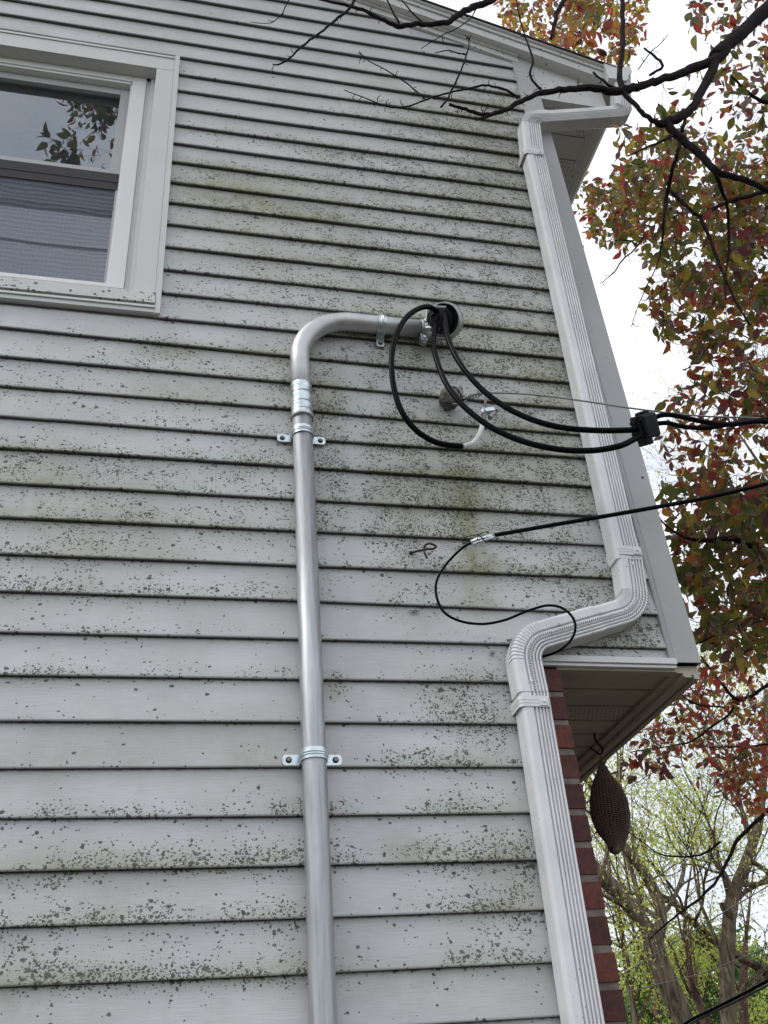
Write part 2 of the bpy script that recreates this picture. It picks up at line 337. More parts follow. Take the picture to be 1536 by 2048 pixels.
# lichen patches: pixel centre, pixel radii, strength
LP = [(330, 710, 120, 30, .75), (560, 745, 60, 40, .9), (640, 800, 60, 60, .9), (120, 760, 120, 40, .35), (250, 935, 260, 45, .75), (40, 925, 80, 40, .7), (540, 930, 80, 60, .6),
      (250, 1035, 240, 40, .6), (130, 1095, 150, 30, .5), (130, 1175, 190, 22, .75), (560, 1040, 60, 50, .45), (560, 1180, 60, 20, .4),
      (820, 860, 120, 80, .9), (870, 950, 130, 70, 1.0), (1060, 880, 110, 80, 1.0), (1120, 780, 60, 60, .8), (1130, 960, 70, 60, 1.0), (780, 1020, 110, 60, .75), (830, 1050, 80, 50, .9), (1060, 1045, 80, 30, .9),
      (880, 1115, 90, 40, .45), (1000, 960, 90, 60, .7), (660, 900, 50, 70, .6), (660, 1060, 50, 80, .4), (840, 1190, 70, 40, .35), (1150, 1150, 80, 70, .85), (1190, 1190, 60, 40, .95),
      (1050, 700, 130, 50, .95), (880, 720, 200, 35, .8), (760, 690, 60, 40, .8), (1100, 640, 70, 60, .8), (950, 690, 120, 30, .8),
      (900, 560, 210, 60, .55), (1010, 500, 110, 80, .7), (960, 420, 130, 60, .65), (870, 370, 170, 50, .65), (1000, 330, 80, 60, .9), (930, 270, 130, 35, .8), (1010, 240, 60, 60, .95), (740, 320, 90, 18, .6), (850, 245, 100, 18, .5),
      (560, 285, 160, 14, .55), (560, 350, 190, 18, .45), (500, 420, 160, 25, .5), (600, 480, 160, 25, .5), (420, 370, 80, 40, .35), (540, 540, 200, 40, .4), (700, 600, 200, 40, .4), (450, 600, 140, 30, .3), (700, 430, 120, 30, .4), (760, 500, 140, 40, .45),
      (930, 1400, 80, 50, .95), (960, 1440, 50, 30, .9), (680, 1375, 30, 18, .9), (880, 1520, 110, 22, .8), (970, 1480, 50, 50, .5), (920, 1610, 60, 26, .85), (690, 1620, 50, 22, .5), (940, 1700, 110, 35, .95), (1010, 1760, 60, 55, 1.0), (1000, 1820, 90, 22, .9), (700, 1715, 50, 20, .5),
      (930, 1350, 50, 14, .8), (850, 1350, 30, 10, .5), (960, 1910, 120, 26, .6), (1040, 1860, 50, 30, .5), (870, 1800, 60, 14, .5), (1270, 1265, 60, 45, 1.0), (1150, 1305, 140, 22, .5), (1050, 1150, 60, 30, .5),
      (200, 1625, 180, 14, .6), (570, 1615, 50, 18, .95), (220, 1720, 220, 22, .75), (480, 1715, 140, 22, .8), (240, 1830, 240, 20, .55), (560, 1820, 70, 26, .7), (150, 1955, 170, 26, .9), (330, 1950, 200, 24, .95), (550, 1940, 80, 36, 1.0), (40, 1900, 90, 60, .6), (100, 1760, 120, 14, .5), (60, 1690, 80, 60, .3),
      (150, 1860, 170, 50, .35), (60, 1345, 120, 12, .5), (150, 1265, 190, 14, .25), (540, 1345, 60, 12, .4), (400, 1180, 200, 16, .4), (330, 1350, 150, 10, .25), (460, 1900, 200, 60, .15), (500, 1680, 120, 70, .3), (100, 1130, 200, 60, .15), (460, 830, 120, 40, .5), (300, 830, 180, 20, .25)]
LPW = []
for (px, py, rx, ry, am) in LP:
    if px > 620 and py < 1250: am *= 1.38
    elif px < 620 and py > 1250: am *= 1.0
    elif py > 1250 and am > .7: am *= 1.2
    elif px < 620: am *= .85
    c = at(px, py, -.012); dx = (at(px+rx, py, -.012)-c).x; dz = (at(px, py-ry, -.012)-c).z
    LPW.append((c.x, c.z, dx, dz, am))
AG = [(900, 640, 150, 40, .5), (470, 395, 110, 16, .8), (640, 430, 60, 16, .5), (440, 350, 120, 16, .5), (520, 390, 200, 60, .35), (560, 480, 200, 60, .25), (930, 985, 26, 60, .95), (935, 1060, 26, 50, .9), (960, 1125, 40, 30, .95), (955, 1195, 40, 30, .55), (880, 960, 120, 60, .5), (1060, 880, 90, 60, .5), (1090, 760, 60, 60, .5), (640, 1380, 40, 20, .5),
      (150, 1500, 160, 40, .25), (520, 1500, 80, 40, .35), (820, 1700, 60, 20, .5), (60, 960, 140, 80, .35), (250, 1050, 240, 70, .35), (200, 1750, 200, 60, .3), (400, 780, 180, 30, .35), (1010, 1700, 60, 80, .35), (1000, 300, 90, 80, .4), (650, 800, 50, 60, .55), (330, 700, 60, 16, .6), (900, 1960, 300, 40, .3), (60, 1990, 120, 60, .35), (520, 700, 90, 40, .4), (850, 200, 200, 60, .25)]
AGW = []
for (px, py, rx, ry, am) in AG:
    c = at(px, py, -.012); am *= 1.5; AGW.append((c.x, c.z, (at(px+rx, py, -.012)-c).x, (at(px, py-ry, -.012)-c).z, am))
CLEAN = [(.50, .035), (.505, .05)]
def field(W, x, z):
    s = 0.
    for (cx, cz, dx, dz, am) in W:
        u = (x-cx)/dx; v = (z-cz)/dz; q = u*u+v*v
        if q < 6: s = s+am*math.exp(-q*.9)*(1-.35*s)
    return s
SID_V = []
def lap(k, x0, x1, ends=None, cut=None):
    """one vinyl board: bulging bottom lip, grained face, top tucked behind the next board"""
    # rows: (fraction up the board, y)
    rows = [(-.010, -.004), (-.016, -.0135), (-.008, -.0160), (.012, -.0168), (.04, -.0164), (.12, -.0152), (.26, -.0131), (.42, -.0107), (.58, -.0084), (.74, -.0060), (.88, -.0040), (.955, -.0030), (1.0, -.0024), (1.05, -.0018)]
    if cut: rows = [(cut+(1.05-cut)*i/5, -.0082+.0012*i) for i in range(6)]
    nx = max(2, int((x1-x0)/.022)); V = []; lich = []; alg = []; lv = []; uvs = []
    for i in range(nx+1):
        for (t, y) in rows:
            xe = x1
            if ends: xe = min(x1, ends(Z0+(k+t)*P_))
            x = x0+(xe-x0)*i/nx
            za = lapz(k, x); zb = lapz(k+1, x); z = za+(zb-za)*t
            yy = y+.0012*noise.noise((x*2.1, k*3.7, 0))
            V.append((x, yy, z))
            f = field(LPW, x, z)
            clean = 1-.85*math.exp(-((x-(.52+.02*math.sin(z*2)))/.032)**2)*(1 if z < 3.75 else 0)
            low = math.exp(-max(0, t)*5.5)                            # spores settle on the lower part of each face
            bg_ = .010+.055*low+.04*math.exp(-max(0, 1-t)*14)
            d = (f*(.42+.75*low+.20*math.exp(-max(0, 1-t)*9))+bg_)*clean
            if t < -.006: d *= .5
            if z > 5.3 and x < .9: d *= .25
            lich.append(min(1.3, d)); alg.append(min(1, field(AGW, x, z)*(.5+.6*low))); lv.append(t if t > -.009 else 1.01); uvs.append((x+k*3.17, z))  # lip underside rows take the grime and painted gap shade too
    nr = len(rows); F = []
    for i in range(nx):
        for j in range(nr-1): F.append((i*nr+j, (i+1)*nr+j, (i+1)*nr+j+1, i*nr+j+1))
    me = bpy.data.meshes.new('siding_board'); me.from_pydata(V, [], F); me.materials.append(M['siding'])
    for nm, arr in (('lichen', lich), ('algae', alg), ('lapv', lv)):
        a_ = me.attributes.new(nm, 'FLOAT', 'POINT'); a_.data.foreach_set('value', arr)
    u = me.uv_layers.new(name='UVMap')
    for lp in me.loops: u.data[lp.index].uv = uvs[lp.vertex_index]
    me.polygons.foreach_set('use_smooth', [True]*len(F)); me.update()
    o = bpy.data.objects.new('siding_board', me); COL.objects.link(o); o.parent = house; return o
WX1 = -.080                                                  # right edge of the window's channel
WZ0, WZ1 = 3.885, 5.345
SEAM = {3: at(1100, 1110, -.01).x, 2: at(1104, 1180, -.01).x, 11: at(574, 650, -.01).x, 12: at(574, 610, -.01).x, 22: at(680, 190, -.01).x, 21: at(682, 225, -.01).x, -3: -.42, -4: -.42, 6: -.36, 7: -.36}
for k in range(-18, 34):
    z0 = Z0+k*P_; z1 = z0+P_
    xr = CORNER_L+.006 if z0 > 2.70 else .985
    if z0 > 2.60 and z0 < 2.70: xr = .985
    e = rake_inv if z1 > 5.6 else None
    if k in SEAM:
        sx_ = SEAM[k]; x00 = -2.2 if (z1 <= WZ0+.02 or z0 >= WZ1-.09) else WX1-.004
        lap(k, x00, sx_+.018, e); o_ = lap(k, sx_, xr, e); o_.location.y = -.0016
        if x00 > -2: lap(k, -2.2, -1.25, e)
        continue
    if z1 <= WZ0+.02 or z0 >= WZ1-.09: lap(k, -2.2, xr, e)
    else: lap(k, WX1-.004, xr, e); lap(k, -2.2, -1.25, e)
lap(0, .99, CORNER_L+.006, None, cut=(2.7125-Z0)/P_-.03)
# wall core behind the boards, upper storey and lower storey
c = MB(); c.box((-2.2, .002, .2), (1.0, .10, 3.87)); c.box((-2.2, .002, 5.36), (1.41, .10, 5.74)); c.box((WX1-.02, .002, 3.87), (1.41, .10, 5.36)); c.box((-2.2, .002, 3.87), (-1.20, .1, 5.36)); c.box((1.0, .002, 2.75), (1.41, .1, 3.87))
for i in range(24):
    x = 1.38-i*.15; c.box((x-.15, .002, 5.74), (x, .1, rake(x)-.03))
c.build('wall_sheathing', M['dark'], house)
bk = MB(); bk.box((-2.2, .11, 2.75), (1.48, 9, 5.45)); bk.box((-2.2, .11, 0), (1.04, 9, 2.74)); bk.build('wall', M['trim'], house)

# corner post: inner flange, face and side face, hollow dark end at the bottom
def prism(mb, prof, z0, z1, mi=0):
    n = len(prof); V = [(x, y, z0) for x, y in prof]+[(x, y, z1) for x, y in prof]
    F = [(i, (i+1) % n, (i+1) % n+n, i+n) for i in range(n)]+[tuple(range(n-1, -1, -1)), tuple(range(n, 2*n))]
    mb.add(V, F, mi)
c = MB()
zc0 = 2.700
prof = [(1.412, .001), (1.412, -.0175), (1.418, -.0205), (1.424, -.0185), (1.428, -.0215), (1.5045, -.0225), (1.5065, -.0205), (1.5065, .06), (1.503, .06), (1.503, -.019), (1.43, -.018), (1.418, .001)]
prism(c, prof, zc0, 5.80)
cp = fixn(c.build('corner_post', M['post'], house))
c = MB(); c.box((1.431, -.017, zc0+.006), (1.5025, .055, zc0+.02)); c.build('corner_cavity', M['dark'], house)
c = MB(); pn = at(1285, 955, -.0225); c.lathe([(0, .003), (.003, .0028), (.0042, 0)], 10, mx=Matrix.Translation(pn) @ Matrix.Rotation(math.pi/2, 4, 'X')); c.build('nail', M['rust'], house)
# front of the upper storey (faces +x) and its own wall, seen edge on
c = MB(); c.box((1.484, .06, 2.70), (1.498, 9, 5.45)); c.build('front_wall', M['trim'], house)

# overhang underside: starter trim, soffit panels, channels, outer fascia
ZS = 2.690
c = MB(); c.box((1.0, -.0235, 2.694), (1.4285, -.001, 2.712)); c.box((1.0, -.016, 2.6845), (1.428, -.002, 2.693)); c.build('starter_strip', M['trim_clean'], house)
c = MB(); c.box((1.07, -.001, 2.679), (1.44, .030, 2.6935)); c.build('soffit_channel', M['soffit'], house)
ys = [.031, .159, .283, .400, .513, .630, .747, .864, .981, 1.1, 1.22, 1.34, 1.46, 1.6, 1.75, 1.9, 2.1]
for i in range(len(ys)-1):
    a, b = ys[i], ys[i+1]; c = MB()
    x0, x1 = 1.072, 1.428
    c.add([(x0, a+.0015, ZS), (x1, a+.0015, ZS), (x1, a+.0015, ZS+.005), (x0, a+.0015, ZS+.005), (x0, b-.012, ZS), (x1, b-.012, ZS), (x0, b-.009, ZS+.006), (x1, b-.009, ZS+.006), (x0, b, ZS+.006), (x1, b, ZS+.006)],
          [(0, 1, 5, 4), (4, 5, 7, 6), (6, 7, 9, 8), (0, 3, 2, 1)])
    if i in (2, 5, 8):
        for u in range(24):
            for v in range(5):
                hx = x0+.010+u*.0146+(.007 if v % 2 else 0); hy = a+.012+v*.021; q = []
                for s_ in range(6): q.append((hx+.0024*math.cos(s_*math.pi/3), hy+.0024*math.sin(s_*math.pi/3), ZS-.0006))
                c.add(q, [(5, 4, 3, 2, 1, 0)], 1)
    c.build('soffit_panel', [M['soffit'], M['hole']], house)
c = MB(); c.box((1.05, .03, ZS+.007), (1.48, 9, ZS+.03)); c.build('overhang_floor', M['dark'], house)
c = MB()                                                     # fascia channel: stepped, runs back along the front
prof = [(1.428, 2.697), (1.428, 2.680), (1.436, 2.676), (1.452, 2.676), (1.452, 2.668), (1.458, 2.664), (1.478, 2.664), (1.478, 2.672), (1.484, 2.672), (1.484, 2.660), (1.499, 2.658), (1.503, 2.664), (1.503, 2.70)]
n = len(prof); V = [(x, .000, z) for x, z in prof]+[(x, 9, z) for x, z in prof]
c.add(V, [(i, (i+1) % n, (i+1) % n+n, i+n) for i in range(n)]+[tuple(range(n-1, -1, -1))])
fixn(c.build('fascia_channel', M['soffit'], house))
c = MB(); c.add([(1.066, .0, 2.678), (1.10, .0, 2.678), (1.066, .09, 2.678), (1.066, .0, 2.69), (1.10, .0, 2.69), (1.066, .09, 2.69)], [(0, 2, 1), (0, 1, 4, 3), (1, 2, 5, 4)]); c.build('corner_flashing', M['soffit'], house)

# brick return at the lower corner: each brick its own, mortar recessed
BP = .0801
c = MB(); c.box((.975, -.0085, .2), (1.0665, .30, 2.676)); mo = c.build('mortar', M['mortar'], house)
bm_meshes = {}
zt = 2.6240; i = 0
while zt > 1.0:
    z1 = zt-.0165 if i else 2.676
    if i == 0: z0b, z1b = 2.6075, 2.6735
    else: z1b = 2.6075-.0155-(i-1)*BP; z0b = z1b-.0648
    dx = R.uniform(-.0025, .0025); dy = R.uniform(-.002, .0015)
    b = MB(); b.box((.978, -.0125+dy, z0b+R.uniform(0, .001)), (1.069+dx, .19, z1b-R.uniform(0, .0015)), bev=.0022)
    for vi, p in enumerate(b.v):
        q = noise.noise_vector((p[0]*60, p[1]*60, p[2]*60+i*7))*.0012; b.v[vi] = (p[0]+q.x, p[1]+q.y, p[2]+q.z)
    b.build('brick', [M['brick'], M['brick2'], M['brick3'], M['brick2']][R.randrange(4)] if i != 2 else M['brick3'], house)
    zt -= BP; i += 1

c = MB(); c.box((.99, .301, .2), (1.0660, 9, 2.676)); c.build('front_mortar', M['mortar'], house)
c = MB()
for i in range(30):
    zb = 2.6075-.0155-.0648-(i-1)*BP
    for j in range(16):
        ya = .205+j*.208+(.10 if i % 2 else 0); c.box((1.03, ya, zb), (1.0690+R.uniform(-.001, .0015), ya+.195, zb+.064), mi=R.randrange(2))
c.build('front_bricks', [M['brick'], M['brick2']], house, kind='stuff')
# rake: trim under the roof edge, fascia, drip edge, roof
def slant(mb, xa, xb, offs0, offs1, y0, y1, mi=0):
    """board following the rake between x=xa and xb, occupying rake+offs0 .. rake+offs1 and y0..y1"""
    V = []
    for x in (xa, xb):
        V += [(x, y0, rake(x)+offs0), (x, y1, rake(x)+offs0), (x, y1, rake(x)+offs1), (x, y0, rake(x)+offs1)]
    mb.add(V, [(0, 1, 2, 3), (7, 6, 5, 4), (0, 4, 5, 1), (1, 5, 6, 2), (2, 6, 7, 3), (3, 7, 4, 0)], mi)
c = MB(); slant(c, -2.2, 1.44, -.012, .022, -.0235, -.002); slant(c, -2.2, 1.44, .022, .034, -.034, -.002); fixn(c.build('rake_channel', M['trim'], house))
c = MB(); slant(c, -2.2, 1.86, .034, .110, -.062, -.003); slant(c, -2.2, 1.86, .088, .112, -.070, -.063); fixn(c.build('rake_fascia', M['trim'], house))
c = MB(); slant(c, -2.2, 1.872, .1125, .119, -.082, -.003); fixn(c.build('drip_edge', M['trim_clean'], house))
c = MB(); slant(c, -2.2, 1.90, .1205, .128, -.090, 9); slant(c, -2.2, 1.70, .1285, .134, -.086, 9); fixn(c.build('roof', M['shingle'], house))
# boxed eave end (return) in the gable plane and the eave underside
ZE = 5.500
xe = 1.835
c = MB(); V = [(1.508, -.012, ZE-.012), (xe, -.012, ZE-.012), (xe, -.012, rake(xe)+.034), (1.508, -.012, rake(1.508)+.034)]
V += [(x, .02, z) for x, _, z in V]; c.add(V, [(0, 1, 2, 3), (7, 6, 5, 4), (0, 4, 5, 1), (1, 5, 6, 2), (2, 6, 7, 3), (3, 7, 4, 0)]); fixn(c.build('eave_return', M['trim'], house))
ye = [.022, .16, .285, .41, .535, .66, .785, .91, 1.035, 1.16, 1.3, 1.5, 1.8, 2.2, 2.8, 3.6, 5]
for i in range(len(ye)-1):
    a, b = ye[i], ye[i+1]; c = MB(); x0, x1 = 1.508, 1.80
    c.add([(x0, a+.0015, ZE), (x1, a+.0015, ZE), (x1, a+.0015, ZE+.005), (x0, a+.0015, ZE+.005), (x0, b-.012, ZE), (x1, b-.012, ZE), (x0, b-.009, ZE+.006), (x1, b-.009, ZE+.006), (x0, b, ZE+.006), (x1, b, ZE+.006)],
          [(0, 1, 5, 4), (4, 5, 7, 6), (6, 7, 9, 8), (0, 3, 2, 1)])
    if i in (0, 2, 5):
        for u in range(15):
            for v in range(5):
                hx = x0+.016+u*.018; hy = a+.015+v*.022; c.add([(hx+.0035*math.cos(s_*math.pi/3), hy+.0035*math.sin(s_*math.pi/3), ZE-.0006) for s_ in range(6)], [(5, 4, 3, 2, 1, 0)], 1)
    c.build('soffit_panel', [M['trim'], M['hole']], house)
c = MB(); c.box((1.40, .022, ZE+.007), (1.83, 9, ZE+.04)); c.build('eave_filler', M['dark'], house)
c = MB(); c.box((1.80, .021, ZE-.006), (1.815, 9, ZE+.006)); c.box((1.815, .021, ZE-.013), (1.838, 9, 5.68)); c.build('eave_fascia', M['trim'], house)
# gutter along the eave: K profile, closed end
gt = MB()
prof = [(1.842, 5.735), (1.842, 5.618), (1.925, 5.618), (1.940, 5.640), (1.948, 5.668), (1.966, 5.690), (1.975, 5.700), (1.975, 5.735), (1.968, 5.738), (1.962, 5.733), (1.968, 5.728), (1.968, 5.704), (1.942, 5.672), (1.932, 5.645), (1.920, 5.624), (1.848, 5.624), (1.848, 5.735)]
n = len(prof); y0g = -.085
V = [(x, y0g, z) for x, z in prof]+[(x, 9, z) for x, z in prof]
gt.add(V, [(i, (i+1) % n, (i+1) % n+n, i+n) for i in range(n)]+[tuple(range(n-1, -1, -1)), tuple(range(n, 2*n))])
ec = [(1.840, 5.74), (1.840, 5.616), (1.926, 5.616), (1.942, 5.639), (1.950, 5.668), (1.977, 5.700), (1.977, 5.74)]; n = len(ec)
gt.add([(x, y0g-.003, z) for x, z in ec]+[(x, y0g+.001, z) for x, z in ec], [tuple(range(n)), tuple(range(2*n-1, n-1, -1))]+[(i, (i+1) % n, (i+1) % n+n, i+n) for i in range(n)])
fixn(gt.build('gutter', M['trim_clean'], house))

# ------------------------------------------------------------------ window (part of the house)
win = bpy.data.objects.new('window', None); COL.objects.link(win); win.parent = house
XL = -1.20
c = MB()                                                     # channel round the window
c.box((-.095, -.0270, 3.884), (-.079, .0, 5.352)); c.box((-.099, -.0225, 3.884), (-.0952, .0, 5.352)); c.box((XL, -.0245, 5.334), (-.0992, .0, 5.346)); 
fixn(c.build('casing_channel', M['casing'], win))
c = MB()
c.box((-.1655, -.0205, 3.970), (-.0995, .03, 5.250), bev=.0012); c.box((XL, -.0205, 5.2515), (-.0995, .03, 5.3330), bev=.0012)
c.build('casing', M['casing'], win)
c = MB()                                                     # recessed steps beside the frame
c.box((-.186, .028, 3.99), (-.166, .06, 5.268)); c.box((-.203, .040, 3.99), (-.1862, .06, 5.268)); c.box((XL, .040, 5.250), (-.166, .075, 5.30))
c.build('jamb_liner', M['casing'], win)
c = MB()
c.box((-.2575, .030, 4.030), (-.2035, .085, 5.270), bev=.002); c.box((XL, .0305, 5.218), (-.2580, .085, 5.2695), bev=.002); c.box((XL, .022, 4.030), (-.2040, .085, 4.048), bev=.002)
c.box((XL, .036, 5.205), (-.262, .084, 5.2175)); c.box((-.2625, .038, 4.048), (-.2580, .084, 5.205))
c.build('window_frame', M['trim_clean'], win)
c = MB()                                                     # sloping sill with lichen, lip under it
V = [(XL, .045, 4.028), (-.0975, .045, 4.028), (-.0975, -.028, 3.975), (XL, -.028, 3.975), (-.0975, -.030, 3.926), (XL, -.030, 3.926), (XL, .02, 3.926), (-.0975, .02, 3.926), (XL, .045, 3.99), (-.0975, .045, 3.99)]
c.add(V, [(0, 3, 2, 1), (3, 5, 4, 2), (5, 6, 7, 4), (1, 2, 4, 7, 9)])
c.build('sill', mat('sill_lichen', (.58, .58, .55), .5, var=.1, vscale=8, speck=(120, .95, (.09, .09, .06))), win)
c = MB(); c.box((XL, -.024, 3.888), (-.0975, .0, 3.914)); c.box((XL, -.030, 3.905), (-.0977, -.0245, 3.914)); c.build('sill_lip', M['casing'], win)
c = MB(); c.box((XL, -.012, 3.9145), (-.0980, .0, 3.9255)); c.build('sill_gap', M['dark'], win)
# sashes
c = MB(); c.box((-.300, .062, 4.668), (-.263, .095, 5.205), bev=.002); c.box((XL, .062, 5.165), (-.3005, .095, 5.204)); c.box((XL, .062, 4.655), (-.3005, .095, 4.690)); c.build('upper_sash', M['sash'], win)
c = MB(); c.box((XL, .050, 4.562), (-.2635, .094, 4.6535)); c.box((XL, .0480, 4.603), (-.2635, .0505, 4.606)); c.box((-.289, .0475, 4.60), (-.281, .0495, 4.612)); c.build('meeting_rail', M['rail'], win)
c = MB(); c.box((XL, .070, 4.470), (-.2635, .098, 4.5615)); c.box((-.272, .075, 4.049), (-.2635, .098, 4.4695)); c.box((XL, .075, 4.0485), (-.2725, .098, 4.062)); c.build('lower_sash', M['rail'], win)
c = MB(); c.box((-.2715, .051, 4.049), (-.2632, .060, 4.5615)); c.box((XL, .051, 4.0485), (-.272, .060, 4.0565)); c.build('screen_frame', M['sash'], win)
def glass_mat():
    m = bpy.data.materials.new('window_glass'); m.use_nodes = True; n = m.node_tree; N = n.nodes; L = n.links; N.clear()
    o = N.new('ShaderNodeOutputMaterial'); gl = N.new('ShaderNodeBsdfGlossy'); gl.inputs['Roughness'].default_value = .004; gl.inputs['Color'].default_value = (.88, .95, 1, 1)
    tr = N.new('ShaderNodeBsdfTransparent'); tr.inputs['Color'].default_value = (.55, .56, .60, 1); f = N.new('ShaderNodeFresnel'); f.inputs['IOR'].default_value = 2.6
    t = N.new('ShaderNodeTexCoord'); z = N.new('ShaderNodeTexNoise'); z.inputs['Scale'].default_value = 2.5; L.new(t.outputs['Object'], z.inputs['Vector'])
    bp = N.new('ShaderNodeBump'); bp.inputs['Strength'].default_value = .10; bp.inputs['Distance'].default_value = .004; L.new(z.outputs['Fac'], bp.inputs['Height']); L.new(bp.outputs[0], gl.inputs['Normal'])
    ms = N.new('ShaderNodeMixShader'); L.new(f.outputs[0], ms.inputs[0]); L.new(tr.outputs[0], ms.inputs[1]); L.new(gl.outputs[0], ms.inputs[2]); L.new(ms.outputs[0], o.inputs[0]); return m
def screen_mat():
    m = bpy.data.materials.new('insect_screen'); m.use_nodes = True; n = m.node_tree; N = n.nodes; L = n.links; N.clear()
    o = N.new('ShaderNodeOutputMaterial'); d = N.new('ShaderNodeBsdfDiffuse'); d.inputs['Color'].default_value = (.27, .30, .36, 1); tr = N.new('ShaderNodeBsdfTransparent')
    t = N.new('ShaderNodeTexCoord'); mp = N.new('ShaderNodeMapping'); mp.inputs['Scale'].default_value = (1, 1, 1); L.new(t.outputs['Object'], mp.inputs[0])
    z = N.new('ShaderNodeTexNoise'); z.inputs['Scale'].default_value = 9; L.new(mp.outputs[0], z.inputs['Vector'])
    w1 = N.new('ShaderNodeTexWave'); w1.bands_direction = 'Z'; w1.inputs['Scale'].default_value = 14; w1.inputs['Distortion'].default_value = 3.5; w1.inputs['Detail'].default_value = 1; L.new(mp.outputs[0], w1.inputs['Vector'])
    w2 = N.new('ShaderNodeTexWave'); w2.bands_direction = 'X'; w2.inputs['Scale'].default_value = 22; w2.inputs['Distortion'].default_value = 2.5; L.new(mp.outputs[0], w2.inputs['Vector'])
    a = N.new('ShaderNodeMath'); a.operation = 'MULTIPLY_ADD'; L.new(w2.outputs['Fac'], a.inputs[0]); a.inputs[1].default_value = .35; L.new(w1.outputs['Fac'], a.inputs[2])
    mr = N.new('ShaderNodeMapRange'); mr.inputs['From Max'].default_value = 1.35; mr.inputs['To Min'].default_value = .22; mr.inputs['To Max'].default_value = .50; L.new(a.outputs[0], mr.inputs['Value'])
    ms = N.new('ShaderNodeMixShader'); L.new(mr.outputs[0], ms.inputs[0]); L.new(tr.outputs[0], ms.inputs[1]); L.new(d.outputs[0], ms.inputs[2]); L.new(ms.outputs[0], o.inputs[0]); return m
c = MB(); c.add([(XL, .080, 4.691), (-.3003, .080, 4.691), (-.3003, .080, 5.164), (XL, .080, 5.164)], [(0, 1, 2, 3)]); c.build('upper_pane', glass_mat(), win)
c = MB(); c.add([(XL, .088, 4.063), (-.2725, .088, 4.063), (-.2725, .088, 4.4698), (XL, .088, 4.4698)], [(0, 1, 2, 3)]); c.build('lower_pane', bpy.data.materials['window_glass'], win)
c = MB(); c.add([(XL, .0545, 4.057), (-.2718, .0545, 4.057), (-.2718, .0545, 4.5615), (XL, .0545, 4.5615)], [(0, 1, 2, 3)]); c.build('insect_screen', screen_mat(), win)
# room behind: dim box with a pale roller blind
c = MB()
V = [(XL, .11, 3.95), (-.15, .11, 3.95), (-.15, .9, 3.95), (XL, .9, 3.95), (XL, .11, 5.3), (-.15, .11, 5.3), (-.15, .9, 5.3), (XL, .9, 5.3)]
c.add(V, [(3, 2, 6, 7), (0, 3, 7, 4), (2, 1, 5, 6), (0, 1, 2, 3), (7, 6, 5, 4)])
c.build('room_interior', mat('room_paint', (.20, .20, .21), .8), win)

# ================================================================== DOWNSPOUT
ds = thing('downspout', 'white ribbed metal downspout bending round the overhang at the house corner', 'downspout')
YD = -.049
def dprof(wx=.080, dy=.062):
    """u across the front (left to right), v outwards from the wall; fluted front and left side"""
    hx, hy = wx/2, dy/2; r = .009; P = []
    P += [(-hx+.004, -hy), (-hx, -hy+.004)]
    for a_ in (-.62, -.36, -.10):                            # side flutes
        yv = a_*hy
        P += [(-hx, yv-.0026), (-hx+.0036, yv-.0010), (-hx+.0036, yv+.0010), (-hx, yv+.0026)]
    P += [(-hx, hy-r), (-hx+r*.3, hy-r*.3), (-hx+r, hy)]
    for a_ in (-.16, .10, .33, .56, .79):                    # front flutes
        xv = a_*hx
        P += [(xv-.0044, hy), (xv-.0026, hy-.0014), (xv-.0016, hy-.0075), (xv+.0014, hy-.0075), (xv+.0022, hy-.0014), (xv+.0036, hy)]
    P += [(hx-.003, hy), (hx, hy-.003), (hx, -hy+.004), (hx-.004, -hy)]
    return P
def dspath(pix, rad, seg=14, y=YD):
    pts, fl = fillet([at(px, py, y) for px, py in pix], rad, seg); return pts, fl
def dframes(pts):
    fr = []
    for i in range(len(pts)):
        T = (pts[min(i+1, len(pts)-1)]-pts[max(i-1, 0)]).normalized()
        V_ = Vector((0, -1, 0)); V_ = (V_-T*V_.dot(T)).normalized(); U_ = V_.cross(T)
        if i and U_.dot(fr[-1][0]) < 0: U_ = -U_
        if not i and U_.x < 0: U_ = -U_
        fr.append((U_, V_))
    return fr
def dseg(name, pts, prof, scale=None):
    m = MB(); m.sweep(prof, pts, dframes(pts), scale=scale); return fixn(m.build(name, M['downspout'], ds))
def lerp(a, b, t): return a+(b-a)*t
top_pix = [(1241, 158), (1242, 232), (1056, 245), (1064, 318)]
tp, tf = dspath(top_pix, .075, 12)
def crease(pts, fl, base):
    """elbow with shallow crimps in its bends: denser rings, radius jumping a little"""
    P2 = []; S2 = []
    for i, p in enumerate(pts):
        if fl[i] and i and fl[i-1] == fl[i]:
            q = (pts[i-1]+p)/2
            P2 += [pts[i-1]+(p-pts[i-1])*.42, pts[i-1]+(p-pts[i-1])*.58]; S2 += [base*1.03, base*.975]
        P2.append(p); S2.append(base*(1.0))
    return P2, S2
# split the top run in two elbows and a short pipe
def split(pts, fl, a, b):
    idx = [i for i, f in enumerate(fl) if f == 1], [i for i, f in enumerate(fl) if f == 2]
    i1 = idx[0][-1]; i2 = idx[1][0]
    A = pts[:i1+1]+[lerp(pts[i1], pts[i2], a)]; FA = fl[:i1+1]+[0]
    B = [lerp(pts[i1], pts[i2], b)]+pts[i2:]; FB = [0]+fl[i2:]
    return (A, FA), (B, FB), (lerp(pts[i1], pts[i2], a-.06), lerp(pts[i1], pts[i2], b+.06))
(A, FA), (B, FB), mid = split(tp, tf, .12, .86)
P2, S2 = crease(A, FA, 1.0); dseg('elbow', P2, dprof(), S2)
P2, S2 = crease(B, FB, 1.04); dseg('elbow', P2, dprof(), S2)
dseg('pipe', [mid[0], mid[1]], dprof(), [.97, .97])
# main vertical run
va, vb = at(1062.5, 300, YD), at(1250, 1128, YD)
dseg('pipe', [va, lerp(va, vb, .33), lerp(va, vb, .66), vb], dprof())
